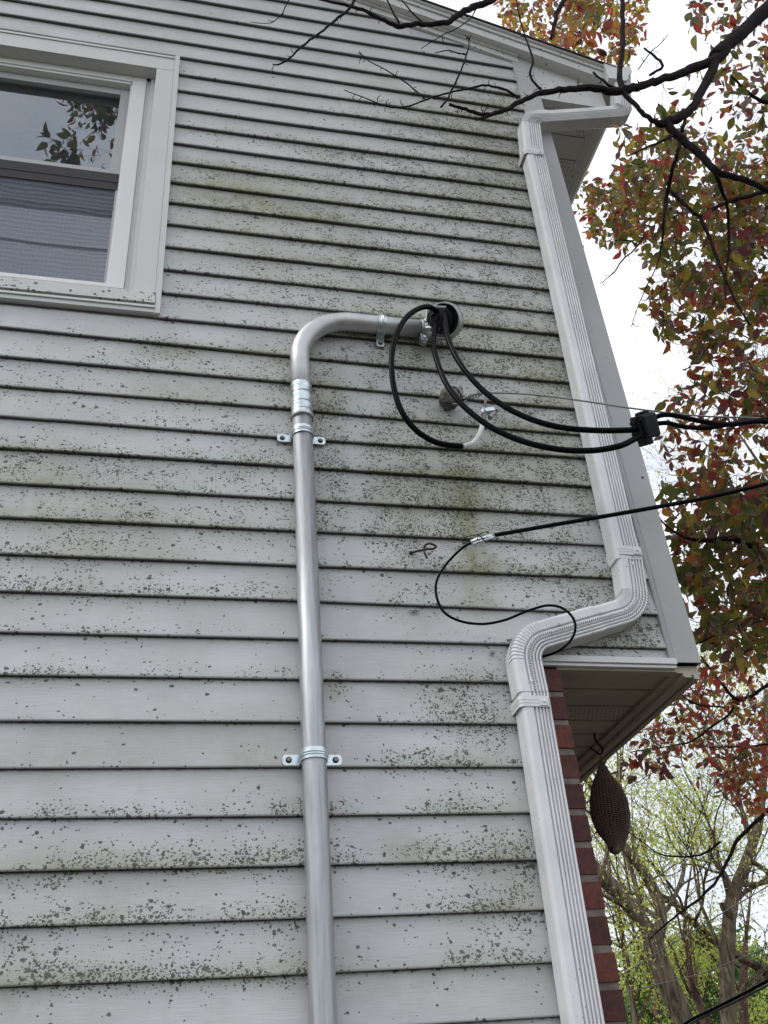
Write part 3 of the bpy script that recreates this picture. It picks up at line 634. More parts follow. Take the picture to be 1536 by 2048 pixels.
# bends under the overhang
bp_, bf = dspath([(1250.5, 1108), (1267, 1222), (1040, 1288), (1060, 1392)], .085, 14)
(A, FA), (B, FB), mid = split(bp_, bf, .42, .30)
P2, S2 = crease(A, FA, .985); dseg('elbow', P2, dprof(), S2)
P2, S2 = crease(B, FB, 1.045); dseg('elbow', P2, dprof(), S2)
la, lb = at(1059, 1375, YD), at(1172, 2090, YD); lc_ = la+(lb-la)*2.4
dseg('pipe', [la, lerp(la, lc_, .3), lerp(la, lc_, .6), lc_], dprof())
m = MB(); fr_ = dframes(bp_); acc = 0
for i in range(6, len(bp_)-1):
    n_s = max(1, int((bp_[i+1]-bp_[i]).length/.007))
    for j in range(n_s):
        p_ = lerp(bp_[i], bp_[i+1], j/n_s); U_, V_ = fr_[i]; T_ = (bp_[i+1]-bp_[i]).normalized(); c0 = p_+U_*.004+V_*.0325
        m.tube([c0-U_*.0035-T_*.002, c0+U_*.0035+T_*.002], .0016, 5)
m.build('seam', M['downspout'], ds, kind='stuff')
def dstrap(px, py, tiltv, sx=.6, z_h=.034):
    """flat strap wrapped round the pipe with a folded end plate and one screw"""
    p = at(px, py, YD); T = tiltv.normalized(); V_ = Vector((0, -1, 0)); V_ = (V_-T*V_.dot(T)).normalized(); U_ = V_.cross(T)
    if U_.x < 0: U_ = -U_
    hx, hy = .0425, .0335; m = MB()
    pr = [(-hx-.001, -hy-.004), (-hx-.001, hy-.008), (-hx+.008, hy), (hx-.006, hy), (hx, hy-.006), (hx, -hy-.004)]
    h0 = .015
    for (z0, z1, d) in ((-h0, h0, 0), (-h0*.35, -h0*.22, .0012), (h0*.22, h0*.35, .0012)):
        V = []
        for zz in (z0, z1):
            for (a, b) in pr:
                k = 1+d*18; V.append(p+U_*a*k+V_*(b*k)+T*zz)
        for zz in (z0, z1):
            for (a, b) in pr: V.append(p+U_*(a-math.copysign(.0016, a))+V_*(b-(.0016 if b > 0 else 0))+T*zz)
        n = len(pr); F = []
        for i in range(n-1): F += [(i, i+1, n+i+1, n+i), (2*n+i, 3*n+i, 3*n+i+1, 2*n+i+1), (i, 2*n+i, 2*n+i+1, i+1), (n+i, n+i+1, 3*n+i+1, 3*n+i)]
        m.add(V, F)
    mx = Matrix((( U_.x, T.x, V_.x, p.x), (U_.y, T.y, V_.y, p.y), (U_.z, T.z, V_.z, p.z), (0, 0, 0, 1)))
    pl = [(-.012, -.013), (.010, -.013), (.015, -.007), (.015, .007), (.010, .013), (-.012, .013)]
    cx = hx-.020
    m.add([mx @ Vector((cx+a, b, hy+.0005)) for a, b in pl]+[mx @ Vector((cx+a*.94, b*.94, hy+.0025)) for a, b in pl], [tuple(range(6, 12))]+[(i, (i+1) % 6, (i+1) % 6+6, i+6) for i in range(6)])
    o = fixn(m.build('strap', M['downspout'], ds))
    s = MB(); s.lathe([(.0052, .0), (.0052, .0012), (.0034, .0014), (.0034, .0045), (0, .0048)], 8, mx=mx @ Matrix.Translation((cx+.002, 0, hy+.0024)), smooth=False); s.build('screw', M['zinc'], o)
dstrap(1063, 317, vb-va); dstrap(1250, 1112, vb-va); dstrap(1062, 1412, lb-la)
for (px, py) in ((1264, 1127), (1201, 1223), (1120, 1247), (1062, 1362), (1075, 232)):
    m = MB(); q = at(px, py, -.086); m.lathe([(.0046, 0), (.0046, .001), (.003, .0012), (.003, .004), (0, .0042)], 8, mx=Matrix.Translation(q) @ Matrix.Rotation(math.pi/2, 4, 'X'), smooth=False)
    m.build('screw', M['zinc'], ds)

# ================================================================== SERVICE CONDUIT
CX, CY, CR = .3665, -.0475, .0300
cz = at(760, 650, CY).z
cond = thing('service_conduit', 'galvanised steel conduit rising up the siding and bending right', 'conduit')
m = MB(); m.tube([(CX, CY, .3), (CX, CY, 1.5), (CX, CY, 2.4), (CX, CY, 3.515)], CR, 32, cap=True); m.build('pipe', M['galv'], cond)
pts, fl = fillet([(CX-.001, CY, 3.54), (CX-.001, CY, cz), (.80, CY, cz)], .225, 22)
m = MB(); m.tube(pts, CR+.0008, 32); m.build('bend', M['alu'], cond)
cpl_ = lambda P: [(CR+(a-CR)*.52, 3.472+(b-3.455)*.90) for a, b in P]
m = MB(); m.lathe(cpl_([(CR, 3.455), (CR+.0075, 3.457), (CR+.0085, 3.463), (CR+.0085, 3.478), (CR+.0055, 3.482), (CR+.0055, 3.500), (CR+.0078, 3.503), (CR+.0078, 3.512), (CR+.0055, 3.515), (CR+.0055, 3.536), (CR+.0075, 3.539), (CR+.0078, 3.555), (CR+.004, 3.560), (CR+.0042, 3.585), (CR+.0065, 3.588), (CR+.006, 3.602), (CR+.0015, 3.607)]), 32, mx=Matrix.Translation((CX, CY, 0)))
m.build('coupling', M['zinc'], cond)
for zz in (3.4935, 3.5245, 3.5645, 3.4715): 
    m = MB(); m.tube([(CX, CY, zz-.0012), (CX, CY, zz+.0012)], CR+.0046, 32); m.build('coupling_ring', M['dull'], cond)
def conduit_strap(center, axis, side, flanges=(1, -1), fl_len=.042, blackscrew=True):
    """two-hole strap: raised band over the pipe, legs to the wall, flat ears; axis = pipe direction, side = ear direction"""
    c0 = Vector(center); ax = Vector(axis).normalized(); sd_ = Vector(side).normalized(); out = Vector((0, -1, 0))
    m = MB(); hw = .0135; n = 18; r0 = CR+.0012; th = .0022
    prof = [(-hw, 0), (-hw, th), (-.006, th), (-.0045, th+.0022), (-.0015, th+.0022), (0, th+.0006), (.0015, th+.0022), (.0045, th+.0022), (.006, th), (hw, th), (hw, 0)]
    V = []; base = -(c0.y+.018)*-1
    legs = []
    for i in range(n+1):
        a = math.pi*i/n; d = sd_*math.cos(a)+out*math.sin(a); legs.append((c0+d*r0, d))
    back = c0.y+.0185                                        # distance from centre back to the boards
    L0 = [(c0+sd_*r0-out*(-(c0.y)-.018), sd_)]; L1 = [(c0-sd_*r0-out*(-(c0.y)-.018), -sd_)]
    seq = L0+legs+L1
    for (p, d) in seq: V += [p+d*b+ax*a for a, b in prof]
    k = len(prof); F = [(i*k+j, i*k+(j+1) % k, (i+1)*k+(j+1) % k, (i+1)*k+j) for i in range(len(seq)-1) for j in range(k)]
    m.add(V, F, 0, False)
    o = fixn(m.build('strap', M['zinc'], cond))
    for s in flanges:
        e = MB(); p0 = c0+sd_*s*(r0+.001); pr = [(0, -hw), (fl_len-.006, -hw), (fl_len-.001, -hw*.6), (fl_len, 0), (fl_len-.001, hw*.6), (fl_len-.006, hw), (0, hw)]
        V = []
        for yy in (-.0175, -.0200):
            for (a, b) in pr: q = p0+sd_*s*a+ax*b; q.y = yy; V.append(q)
        n2 = len(pr); e.add(V, [tuple(range(n2)), tuple(range(2*n2-1, n2-1, -1))]+[(i, (i+1) % n2, (i+1) % n2+n2, i+n2) for i in range(n2)])
        fixn(e.build('ear', M['zinc'], o))
        if blackscrew:
            q = p0+sd_*s*(fl_len*.62); q.y = -.0201; mx = Matrix.Translation(q) @ Matrix.Rotation(math.pi/2, 4, 'X')
            w_ = MB(); w_.lathe([(.0078, 0), (.0078, .0018), (.0070, .0024), (.0042, .0026)], 16, mx=mx); w_.lathe([(.0045, .0024), (.0045, .0058), (.0020, .0062), (.0018, .0040), (0, .0038)], 8, mi=1, mx=mx, smooth=False)
            w_.build('screw', [M['rubber'], M['dull']], o)
conduit_strap((CX, CY, 3.415), (0, 0, 1), (1, 0, 0)); conduit_strap((CX, CY, 2.412), (0, 0, 1), (1, 0, 0))
px_ = at(762, 655, CY).x
conduit_strap((px_, CY, cz), (1, 0, 0), (0, 0, 1), fl_len=.040)
# weatherhead
wh = MB()
nrm = Vector((-.60, -.60, -.53)).normalized(); dc = at(886, 641, -.112)
zax = nrm; uu = Vector((-1, 0, 0)); uu = (uu-zax*uu.dot(zax)).normalized(); xax = -uu; yax = zax.cross(xax)
mxw = Matrix(((xax.x, yax.x, zax.x, dc.x), (xax.y, yax.y, zax.y, dc.y), (xax.z, yax.z, zax.z, dc.z), (0, 0, 0, 1)))
hood = MB(); rr = .060
hood.lathe([(rr-.005, -.024), (rr-.004, .003), (rr-.0015, .006), (rr, .004), (rr+.004, -.012), (rr+.004, -.026), (rr*.96, -.044), (rr*.80, -.060), (rr*.5, -.072), (rr*.2, -.077), (0, -.078)], 36, mx=mxw)
ho = hood.build('hood', M['hood'], cond)
pl_ = MB(); pl_.box((-.064, -.046, -.020), (-.012, .046, .0005), mx=mxw, bev=.003); pl_.box((-.070, .040, -.004), (.010, .047, .008), mx=mxw, bev=.001); pl_.box((-.066, -.048, -.004), (-.010, -.042, .006), mx=mxw, bev=.001); pl_.build('face_plate', M['chrome'], cond)
bk_ = MB(); bk_.lathe([(rr-.006, -.020), (0, -.020)], 24, mx=mxw); bk_.build('hood_lining', M['dark'], cond)
disc = MB(); md = mxw @ Matrix.Translation((-.010, -.002, .006)); disc.lathe([(.046, -.014), (.046, -.001), (.044, 0), (0, 0)], 30, mx=md)
for a in range(3):
    th = a*2.1+.4; q = md @ Matrix.Translation((.022*math.cos(th), .022*math.sin(th), 0)); disc.lathe([(.0135, 0), (.0135, .005), (.0105, .006), (.0105, .0005), (0, .0005)], 18, mx=q)
disc.build('insulating_disc', M['blackplastic'], cond)
nk = MB()                                                    # neck between pipe and hood: flaring casting with side flanges
pe = Vector((.800, CY, cz)); secs = []
for t, hz, hy_, off in ((0, .034, .034, 0), (.02, .038, .037, 0), (.024, .034, .036, 0), (.036, .043, .037, -.006), (.050, .050, .036, -.016), (.068, .050, .030, -.020)):
    secs.append((pe+Vector((t-.012, off, 0)), hz, hy_))
V = []; nn = 20
for (p, hz, hy_) in secs:
    for k in range(nn):
        a = 2*math.pi*k/nn; ca, sa = math.cos(a), math.sin(a); e = .55
        V.append(p+Vector((0, math.copysign(abs(ca)**e, ca)*hy_, math.copysign(abs(sa)**e, sa)*hz)))
nk.add(V, [(i*nn+k, i*nn+(k+1) % nn, (i+1)*nn+(k+1) % nn, (i+1)*nn+k) for i in range(len(secs)-1) for k in range(nn)], 0, True)
nk.build('neck', M['chrome'], cond)
cb = MB(); cb.tube([(.782, CY, cz), (.796, CY, cz)], CR+.005, 28); cb.tube([(.797, CY, cz), (.802, CY, cz)], CR+.009, 28)
cb.box((.776, -.062, cz-.066), (.800, -.034, cz-.032), bev=.003); cb.box((.780, -.058, cz-.074), (.796, -.040, cz-.060), bev=.003)
cb.build('clamp', M['dull'], cond)
cs = MB(); cs.lathe([(.0055, 0), (.0055, .004), (0, .005)], 6, mx=Matrix.Translation((.788, -.0625, cz-.050)) @ Matrix.Rotation(math.pi/2, 4, 'X'), smooth=False); cs.build('bolt', M['zinc'], cond)

# ================================================================== CABLES
def run_on(P):
    d = (P[-1]-P[-2]); return P+[P[-1]+d.normalized()*4+Vector((0, 0, .05)), P[-1]+d.normalized()*11+Vector((0, 0, .5))]
def cable(name, pts, r, material, label, cat='cable', group=None, n=12, sub=8):
    P = [at(a, b, y) for a, b, y in pts]
    if pts[-1][0] > 1600: P = run_on(P)
    m = MB(); m.tube(smooth_path(P, sub), r, n); o = m.build(name, material); return tag(o, label, cat, group)
g_ = 'black service wires looping from the weatherhead'
w1 = thing('service_wire', 'black wire looping down left of the weatherhead with a white taped end', 'cable', g_)
p1 = [(874, 624, -.122), (860, 614, -.140), (838, 617, -.16), (812, 636, -.18), (791, 674, -.20), (783, 722, -.21), (788, 776, -.21), (804, 824, -.21), (834, 862, -.20), (876, 886, -.19), (924, 893, -.17)]
p2 = [(924, 893, -.17), (946, 886, -.155), (960, 866, -.145), (966, 842, -.135), (972, 822, -.125), (972, 812, -.12)]
m = MB(); m.tube(smooth_path([at(*q) for q in p1], 8), .0088, 14); m.build('insulation', M['black'], w1)
m = MB(); m.tube(smooth_path([at(*q) for q in p2[:4]], 8), .0078, 12, wob=.05); m.build('white_tape', M['whitetape'], w1)
m = MB(); m.tube(smooth_path([at(*q) for q in p2[3:]], 5), .0050, 8, wob=.06); m.build('bare_end', M['wire'], w1)
cable('service_wire', [(873, 650, -.122), (869, 664, -.145), (867, 690, -.17), (876, 728, -.20), (895, 772, -.23), (930, 815, -.26), (985, 856, -.29), (1050, 884, -.32), (1120, 899, -.345), (1185, 901, -.36), (1235, 893, -.37), (1262, 882, -.37), (1284, 868, -.37)], .0088, M['black'], 'black wire sagging lowest from the weatherhead to the connector block', group=g_, n=14)
cable('service_wire', [(893, 618, -.122), (891, 634, -.145), (892, 660, -.17), (905, 700, -.20), (932, 744, -.23), (972, 786, -.26), (1018, 818, -.29), (1072, 842, -.32), (1130, 856, -.345), (1200, 861, -.36), (1262, 860, -.37), (1280, 858, -.37)], .0088, M['black'], 'black wire above the lowest one from the weatherhead to the connector block', group=g_, n=14)
# connector block
cnb = thing('connector_block', 'black plastic cable connector block hanging in front of the corner post', 'connector')
cc = at(1284, 853, -.37)
bas = Matrix((( RT.x, UP.x, -fwd.x, cc.x), (RT.y, UP.y, -fwd.y, cc.y), (RT.z, UP.z, -fwd.z, cc.z), (0, 0, 0, 1)))
rotm = bas @ Matrix.Rotation(math.radians(16), 4, 'Z') @ Matrix.Rotation(math.radians(24), 4, 'Y')
m = MB()
def blk(mb, x0, y0, z0, x1, y1, z1, b=.003): mb.box((x0, y0, z0), (x1, y1, z1), mx=rotm, bev=b)
blk(m, -.014, -.040, -.028, .036, .030, .030, .007); blk(m, -.020, .024, -.022, .030, .033, .024); blk(m, -.024, -.036, -.018, -.010, .020, .020)
for q_ in ((-.016, -.046, 0, .004, -.030, .026), (.020, -.034, -.02, .040, -.012, .022), (.004, .026, -.02, .026, .042, .016), (-.030, .014, -.01, -.010, .032, .014)): blk(m, *q_, .004)
for i_, p in enumerate(m.v): v_ = noise.noise_vector(Vector(p)*40)*.004; m.v[i_] = (p[0]+v_.x, p[1]+v_.y, p[2]+v_.z)
m.build('body', M['blackplastic'], cnb)
m = MB(); blk(m, -.034, -.024, -.014, -.018, -.010, .010); blk(m, -.036, -.006, -.014, -.018, .006, .010); blk(m, -.032, .010, -.012, -.018, .020, .010); m.build('port', M['blackplastic'], cnb)
m = MB(); blk(m, -.010, .033, -.006, .012, .040, .012, .002); blk(m, -.022, .018, .006, .010, .024, .026, .001); m.build('latch', M['blackplastic'], cnb)
m = MB(); blk(m, -.018, -.056, -.018, .014, -.034, .016, .005); m.build('boot', M['blackplastic'], cnb)
g2 = 'black supply wires running off right to the street'
cable('supply_wire', [(1308, 836, -.37), (1325, 830, -.39), (1350, 831, -.40), (1400, 842, -.42), (1450, 849, -.44), (1500, 844, -.45), (1560, 836, -.46), (1800, 818, -.5)], .0075, M['black'], 'upper black supply wire leaving the connector block to the right', group=g2)
cable('supply_wire', [(1310, 848, -.37), (1335, 846, -.39), (1365, 853, -.40), (1410, 856, -.42), (1455, 849, -.44), (1500, 843, -.45), (1560, 842, -.46), (1800, 830, -.5)], .0070, M['black'], 'lower black supply wire twisting under the other right of the connector', group=g2)
# bare messenger wire
cable('messenger_wire', [(930, 796, -.10), (948, 789, -.11), (968, 786, -.12), (1030, 787, -.17), (1100, 793, -.22), (1180, 804, -.28), (1252, 815, -.33), (1330, 825, -.37), (1400, 832, -.41), (1480, 835, -.44), (1560, 836, -.46), (1800, 826, -.5)], .0028, M['wire'], 'thin bare steel wire from the old insulator past the connector block', 'wire', n=8)
# insulator with wire wrapped round it
ins = thing('wire_insulator', 'mottled old porcelain insulator wrapped in wire on the siding', 'insulator')
ip = at(899, 797, -.045); ax_ = Vector((-.25, -.9, -.3)).normalized(); q0 = ax_.to_track_quat('Z', 'Y').to_matrix().to_4x4()
m = MB(); m.lathe([(.012, -.030), (.030, -.028), (.034, -.018), (.033, -.006), (.026, .002), (.025, .008), (.032, .014), (.033, .022), (.026, .030), (.012, .034), (0, .035)], 22, mx=Matrix.Translation(ip) @ q0)
for i_, p in enumerate(m.v): v_ = noise.noise_vector(Vector(p)*55)*.004; m.v[i_] = (p[0]+v_.x, p[1]+v_.y, p[2]+v_.z)
m.build('knob', M['porcelain'], ins)
m = MB()
for lo in range(7):
    ctr = ip+ax_*(.003+.005*(lo % 3))+Vector((.012, -.006, .010)); rad_ = .024+.003*(lo % 4); tl = Vector((R.uniform(-.35, .35), R.uniform(-.3, .3), R.uniform(-.2, .2)))
    mm = Matrix.Translation(ctr) @ (ax_+tl).normalized().to_track_quat('Z', 'Y').to_matrix().to_4x4()
    m.tube([mm @ Vector((rad_*math.cos(a*math.pi/10), rad_*.8*math.sin(a*math.pi/10), .002*math.sin(a))) for a in range(21)], .0022, 6, cap=False)
pa = [at(*q) for q in ((918, 776, -.08), (926, 790, -.095), (934, 796, -.10))]; m.tube(smooth_path(pa, 4), .0024, 6)
pa = [at(*q) for q in ((906, 808, -.08), (922, 807, -.095), (934, 800, -.10))]; m.tube(smooth_path(pa, 4), .0024, 6)
A_, B_ = at(932, 797, -.10), at(972, 785, -.12); dr = (B_-A_); s1 = dr.orthogonal().normalized(); s2 = dr.normalized().cross(s1)
m.tube([A_+dr*(i/50)+(s1*math.cos(i*.95)+s2*math.sin(i*.95))*.0052 for i in range(51)], .0021, 6)
m.build('wire_wrap', M['wire'], ins)
# split bolt clamp joining neutral to messenger
sb = thing('split_bolt', 'silver split bolt clamp joining the white taped wire to the bare wire', 'clamp')
p = at(977, 826, -.125)
m = MB(); m.tube([at(972, 784, -.122), at(971, 800, -.124), at(970, 822, -.122)], .0042, 8); m.build('lead', M['wire'], sb)
m = MB(); m.tube([p+Vector((-.020, 0, -.012)), p+Vector((-.016, -.002, .018))], .007, 8); m.tube([p+Vector((-.014, -.004, 0)), p+Vector((.016, -.006, .006))], .013, 6, smooth=False); m.build('body', M['zinc'], sb)
m = MB(); m.tube([p+Vector((.014, -.006, .008)), p+Vector((.026, -.007, .010))], .012, 6, smooth=False); m.tube([p+Vector((.0, -.004, -.022)), p+Vector((.018, -.006, .0))], .009, 6, smooth=False); m.build('nut', M['dull'], sb)

# telephone / data drop with wedge clamp, hook and slack loop
dc_ = thing('drop_cable', 'thin black drop cable from the right, looping over the lower downspout bend', 'cable')
m = MB(); m.tube(smooth_path(run_on([at(1700, 926, -.46), at(1900, 876, -.5)])[:1:-1]+[at(*q) for q in ((1900, 876, -.5), (1700, 926, -.46), (1536, 967, -.42), (1420, 994, -.38), (1320, 1013, -.34), (1200, 1034, -.28), (1100, 1051, -.22), (986, 1071, -.14))], 6), .0060, 10); m.build('span', M['black'], dc_)
m = MB(); m.tube(smooth_path([at(*q) for q in ((986, 1071, -.14), (942, 1086, -.12), (920, 1100, -.11), (893, 1128, -.10), (874, 1160, -.09), (873, 1192, -.085), (888, 1224, -.08), (920, 1242, -.075), (965, 1248, -.07), (1010, 1240, -.08), (1055, 1222, -.10), (1095, 1211, -.12), (1126, 1217, -.13), (1147, 1238, -.13), (1150, 1262, -.12), (1138, 1285, -.10), (1115, 1303, -.07), (1090, 1312, -.035), (1070, 1316, -.022))], 7), .0036, 10); m.build('slack_loop', M['black'], dc_)
wc = thing('wedge_clamp', 'shiny metal wedge clamp gripping the black drop cable', 'clamp')
A_, B_ = at(942, 1085, -.122), at(988, 1070, -.142)
m = MB(); m.tube([A_, B_], .0092, 8); m.tube([A_+Vector((.004, -.004, -.008)), B_+Vector((0, -.004, -.008))], .0045, 6); m.build('shell', M['chrome'], wc)
m = MB(); m.tube(smooth_path([at(*q) for q in ((925, 1087, -.12), (924, 1080, -.12), (932, 1074, -.125), (955, 1069, -.14), (972, 1064, -.14), (976, 1066, -.14))], 5), .0011, 5)
m.tube(smooth_path([at(*q) for q in ((954, 1068, -.14), (960, 1072, -.14), (968, 1080, -.14), (973, 1087, -.13))], 4), .0016, 5); m.tube([at(955, 1068, -.14), at(954, 1086, -.135)], .0014, 5)
m.tube([at(926, 1088, -.12), at(936, 1083, -.12), at(938, 1078, -.12), at(930, 1078, -.12), at(926, 1084, -.12)], .0016, 5); m.build('bail_wire', M['blackplastic'], wc)
m = MB(); m.tube(smooth_path([at(*q) for q in ((872, 1093, -.085), (895, 1090, -.10), (926, 1086, -.12))], 4), .0009, 5); m.tube(smooth_path([at(*q) for q in ((870, 1099, -.085), (895, 1093, -.10), (926, 1088, -.12))], 4), .0009, 5); m.build('tail_wire', M['chrome'], wc)
hk = MB(); hk.tube(smooth_path([at(*q) for q in ((822, 1106, -.012), (836, 1102, -.035), (852, 1099, -.06), (868, 1097, -.08), (872, 1093, -.085), (866, 1089, -.085), (858, 1087, -.08), (850, 1091, -.075), (848, 1099, -.075), (850, 1108, -.08), (854, 1116, -.085))], 5), .0034, 8, wob=.08)
hk.lathe([(.0065, 0), (.0065, .002), (.003, .003)], 10, mx=Matrix.Translation(at(822, 1106, -.0135)) @ Matrix.Rotation(math.pi/2, 4, 'X'))
tag(hk.build('screw_hook', M['rust']), 'rusty bent screw hook in the siding holding the drop cable', 'hook')
eye = MB(); pe = at(829, 1221, -.014)
eye.lathe([(.0085, .0), (.0085, .002), (.006, .003), (.006, .0)], 12, mx=Matrix.Translation(pe) @ Matrix.Rotation(math.pi/2, 4, 'X')); eye.box((pe.x-.014, -.020, pe.z-.003), (pe.x+.014, -.017, pe.z+.002)); eye.lathe([(.003, 0), (.003, .006), (0, .006)], 8, mx=Matrix.Translation(pe) @ Matrix.Rotation(math.pi/2, 4, 'X'))
tag(eye.build('wall_anchor', M['dull']), 'small grey wall anchor on the siding below the screw hook', 'anchor')
s_ = MB(); s_.lathe([(.0075, 0), (.0075, .0015), (.0045, .002), (.0045, .006), (0, .0065)], 8, mx=Matrix.Translation(at(985, 1306, -.0145)) @ Matrix.Rotation(math.pi/2, 4, 'X'), smooth=False); tag(s_.build('screw', M['dull']), 'lone dull screw left of the lower downspout elbow', 'screw')
for (px, py) in ((661, 852), (711, 852), (575, 655), (572, 608)):
    h = MB(); h.lathe([(.0032, 0), (.0022, .0010), (0, .0008)], 8, mx=Matrix.Translation(at(px, py, -.0125)) @ Matrix.Rotation(math.pi/2, 4, 'X')); h.build('nail_hole', M['rust'], house)

# cables crossing low at the right
g3 = 'cables crossing behind the house corner low at the right'
cable('overhead_cable', [(1340, 2068, 3.2), (1382, 2040, 3.2), (1430, 2016, 3.0), (1480, 1991, 2.8), (1536, 1961, 2.6), (1700, 1870, 2.2)], .0085, M['black'], 'thick black cable crossing the tree trunks at the lower right', group=g3)
cable('overhead_cable', [(1340, 2075, 3.22), (1382, 2047, 3.22), (1430, 2023, 3.02), (1480, 1999, 2.82), (1536, 1970, 2.62), (1700, 1881, 2.22)], .0062, M['wire'], 'grey cable lashed just under the thick black cable', group=g3)
cable('overhead_cable', [(1200, 1975, 4.5), (1240, 1951, 4.5), (1300, 1915, 4.5), (1380, 1866, 4.4), (1460, 1817, 4.3), (1536, 1772, 4.2), (1700, 1670, 4.0)], .0042, M['wire'], 'thin wire rising right from the brick corner past both trunks', group=g3, n=6)
cable('overhead_cable', [(1230, 1990, 4.5), (1320, 1968, 4.5), (1400, 1948, 4.4), (1470, 1921, 4.3), (1536, 1893, 4.2), (1700, 1810, 4.0)], .0036, M['wire'], 'faint wire between the thin wire and the thick black cable', group=g3, n=6)

# ================================================================== CROCHETED HANGING BAG
bag = thing('crocheted_bag', 'dark brown crocheted pouch hanging from a hook under the overhang', 'bag')
YB = .51
def knit_mat():
    m = bpy.data.materials.new('brown_crochet'); m.use_nodes = True; n = m.node_tree; N = n.nodes; L = n.links; b = N['Principled BSDF']; b.inputs['Roughness'].default_value = .95
    t = N.new('ShaderNodeTexCoord'); z = N.new('ShaderNodeTexNoise'); z.inputs['Scale'].default_value = 60; L.new(t.outputs['Object'], z.inputs['Vector'])
    r = N.new('ShaderNodeValToRGB'); r.color_ramp.elements[0].color = (.07, .045, .035, 1); r.color_ramp.elements[1].color = (.19, .13, .10, 1); L.new(z.outputs['Fac'], r.inputs[0]); L.new(r.outputs[0], b.inputs['Base Color']); return m
M['knit'] = knit_mat()
axis = [(1205, 1530), (1207, 1548), (1212, 1572), (1217, 1600), (1221, 1630), (1226, 1660), (1232, 1682), (1231, 1698)]
wid = [5, 15, 30, 39, 40.5, 33, 20, 13]
C_ = smooth_path([at(a, b, YB) for a, b in axis], 7); wsp = []
for i in range(len(wid)-1):
    for j in range(7): wsp.append(wid[i]+(wid[i+1]-wid[i])*(j/7))
wsp.append(wid[-1])
rad_ = [q*(C_[i]-CAM).dot(fwd)/FPX for i, q in enumerate(wsp)]
m = MB(); nb = 34
def bagpt(i, k, out=0.):
    i = min(max(i, 0), len(C_)-1); th = 2*math.pi*k/nb; r = rad_[i]+out
    return C_[i]+Vector((math.cos(th)*r, math.sin(th)*r*.62, .006*math.sin(th*2)))
# fabric as a net of yarn loops: rows of small yarn tubes, open holes between them, with a lining inside
V = [bagpt(i, k, -.0035) for i in range(len(C_)) for k in range(nb)]
m.add(V, [(i*nb+k, i*nb+(k+1) % nb, (i+1)*nb+(k+1) % nb, (i+1)*nb+k) for i in range(len(C_)-1) for k in range(nb)]+[tuple(range(nb)), tuple((len(C_)-1)*nb+k for k in range(nb))], 0, True)
m.build('filling', mat('bag_inside', (.012, .009, .008), .95), bag)
m = MB()
for i in range(0, len(C_)):
    P = [bagpt(i, k, .0012*math.sin(k*math.pi)) for k in range(nb+1)]
    for k in range(len(P)): P[k] = P[k]+Vector((0, 0, .0022*math.cos(k*math.pi)))
    m.tube(P, .0017, 4, cap=False, smooth=True)
for k in range(nb):
    P = [bagpt(i, k+.35*math.sin(i*math.pi/1.0+.5), .0008) for i in range(len(C_))]
    m.tube(P, .0014, 3, cap=False)
m.build('crochet_net', M['knit'], bag, kind='stuff')
m = MB(); m.tube(smooth_path([at(a, b, YB) for a, b in ((1206, 1538), (1204, 1524), (1202, 1512), (1198, 1506))], 4), .0035, 6); m.tube([C_[-1], C_[-1]+Vector((.004, -.004, -.012))], [.02, .012], 8); m.build('drawstring', M['knit'], bag)
m = MB(); m.tube(smooth_path([at(a, b, YB) for a, b in ((1243, 1682), (1245, 1690), (1243, 1697), (1238, 1699))], 4), .0012, 5); m.build('thread', M['whitetape'], bag)
hk = MB(); hk.tube(smooth_path([at(a, b, y) for a, b, y in ((1189, 1466, .50), (1190, 1478, .505), (1196, 1487, .51), (1205, 1496, .51), (1206, 1504, .51), (1199, 1508, .51), (1190, 1502, .51), (1181, 1496, .505))], 5), .0038, 8)
tag(hk.build('ceiling_hook', M['blackplastic']), 'black cup hook under the overhang holding the crocheted pouch', 'hook')

# ================================================================== TREES
def leaf_mesh(ln, wd, fold, curl, mi=0):
    """pointed oval leaf with a folded midrib, base at the origin, tip along +y"""
    st = [(0, .0), (.12, .45), (.32, .92), (.55, 1.0), (.78, .66), (1.0, .0)]
    V = []; 
    for t, w_ in st: V.append(Vector((0, t*ln, -curl*ln*t*t)))
    for sgn in (-1, 1):
        for t, w_ in st[1:-1]: V.append(Vector((sgn*w_*wd/2, t*ln, -curl*ln*t*t+fold*w_*wd/2)))
    F = []
    for s_, o in ((0, 6), (1, 10)):
        idx = [0]+[o+i for i in range(4)]+[5]
        for i in range(5):
            a, b, c_, d = i, i+1, idx[i+1], idx[i]
            q = [a, b, c_, d]; q = [x for j, x in enumerate(q) if x not in q[:j]]
            F.append(tuple(q if s_ else q[::-1]))
    return V, F
LV = [leaf_mesh(1, .52, .28, .18), leaf_mesh(1, .44, .45, .30), leaf_mesh(1, .60, .12, .08), leaf_mesh(1, .48, .6, .45)]
def rnd_dir(bias, spread):
    v = Vector((R.gauss(0, 1), R.gauss(0, 1), R.gauss(0, 1))).normalized()
    return (Vector(bias)+v*spread).normalized()
def inpoly(x, y, P):
    c_ = False; j = len(P)-1
    for i in range(len(P)):
        if (P[i][1] > y) != (P[j][1] > y) and x < (P[j][0]-P[i][0])*(y-P[i][1])/(P[j][1]-P[i][1])+P[i][0]: c_ = not c_
        j = i
    return c_
def in_house(p):
    return p.y > -.16 and p.x < 2.03 and p.z < rake(p.x)+.25
def frame_of(d, roll):
    y = d.normalized(); x = y.orthogonal().normalized(); x = Quaternion(y, roll) @ x; z = x.cross(y)
    return Matrix(((x.x, y.x, z.x), (x.y, y.y, z.y), (x.z, y.z, z.z)))

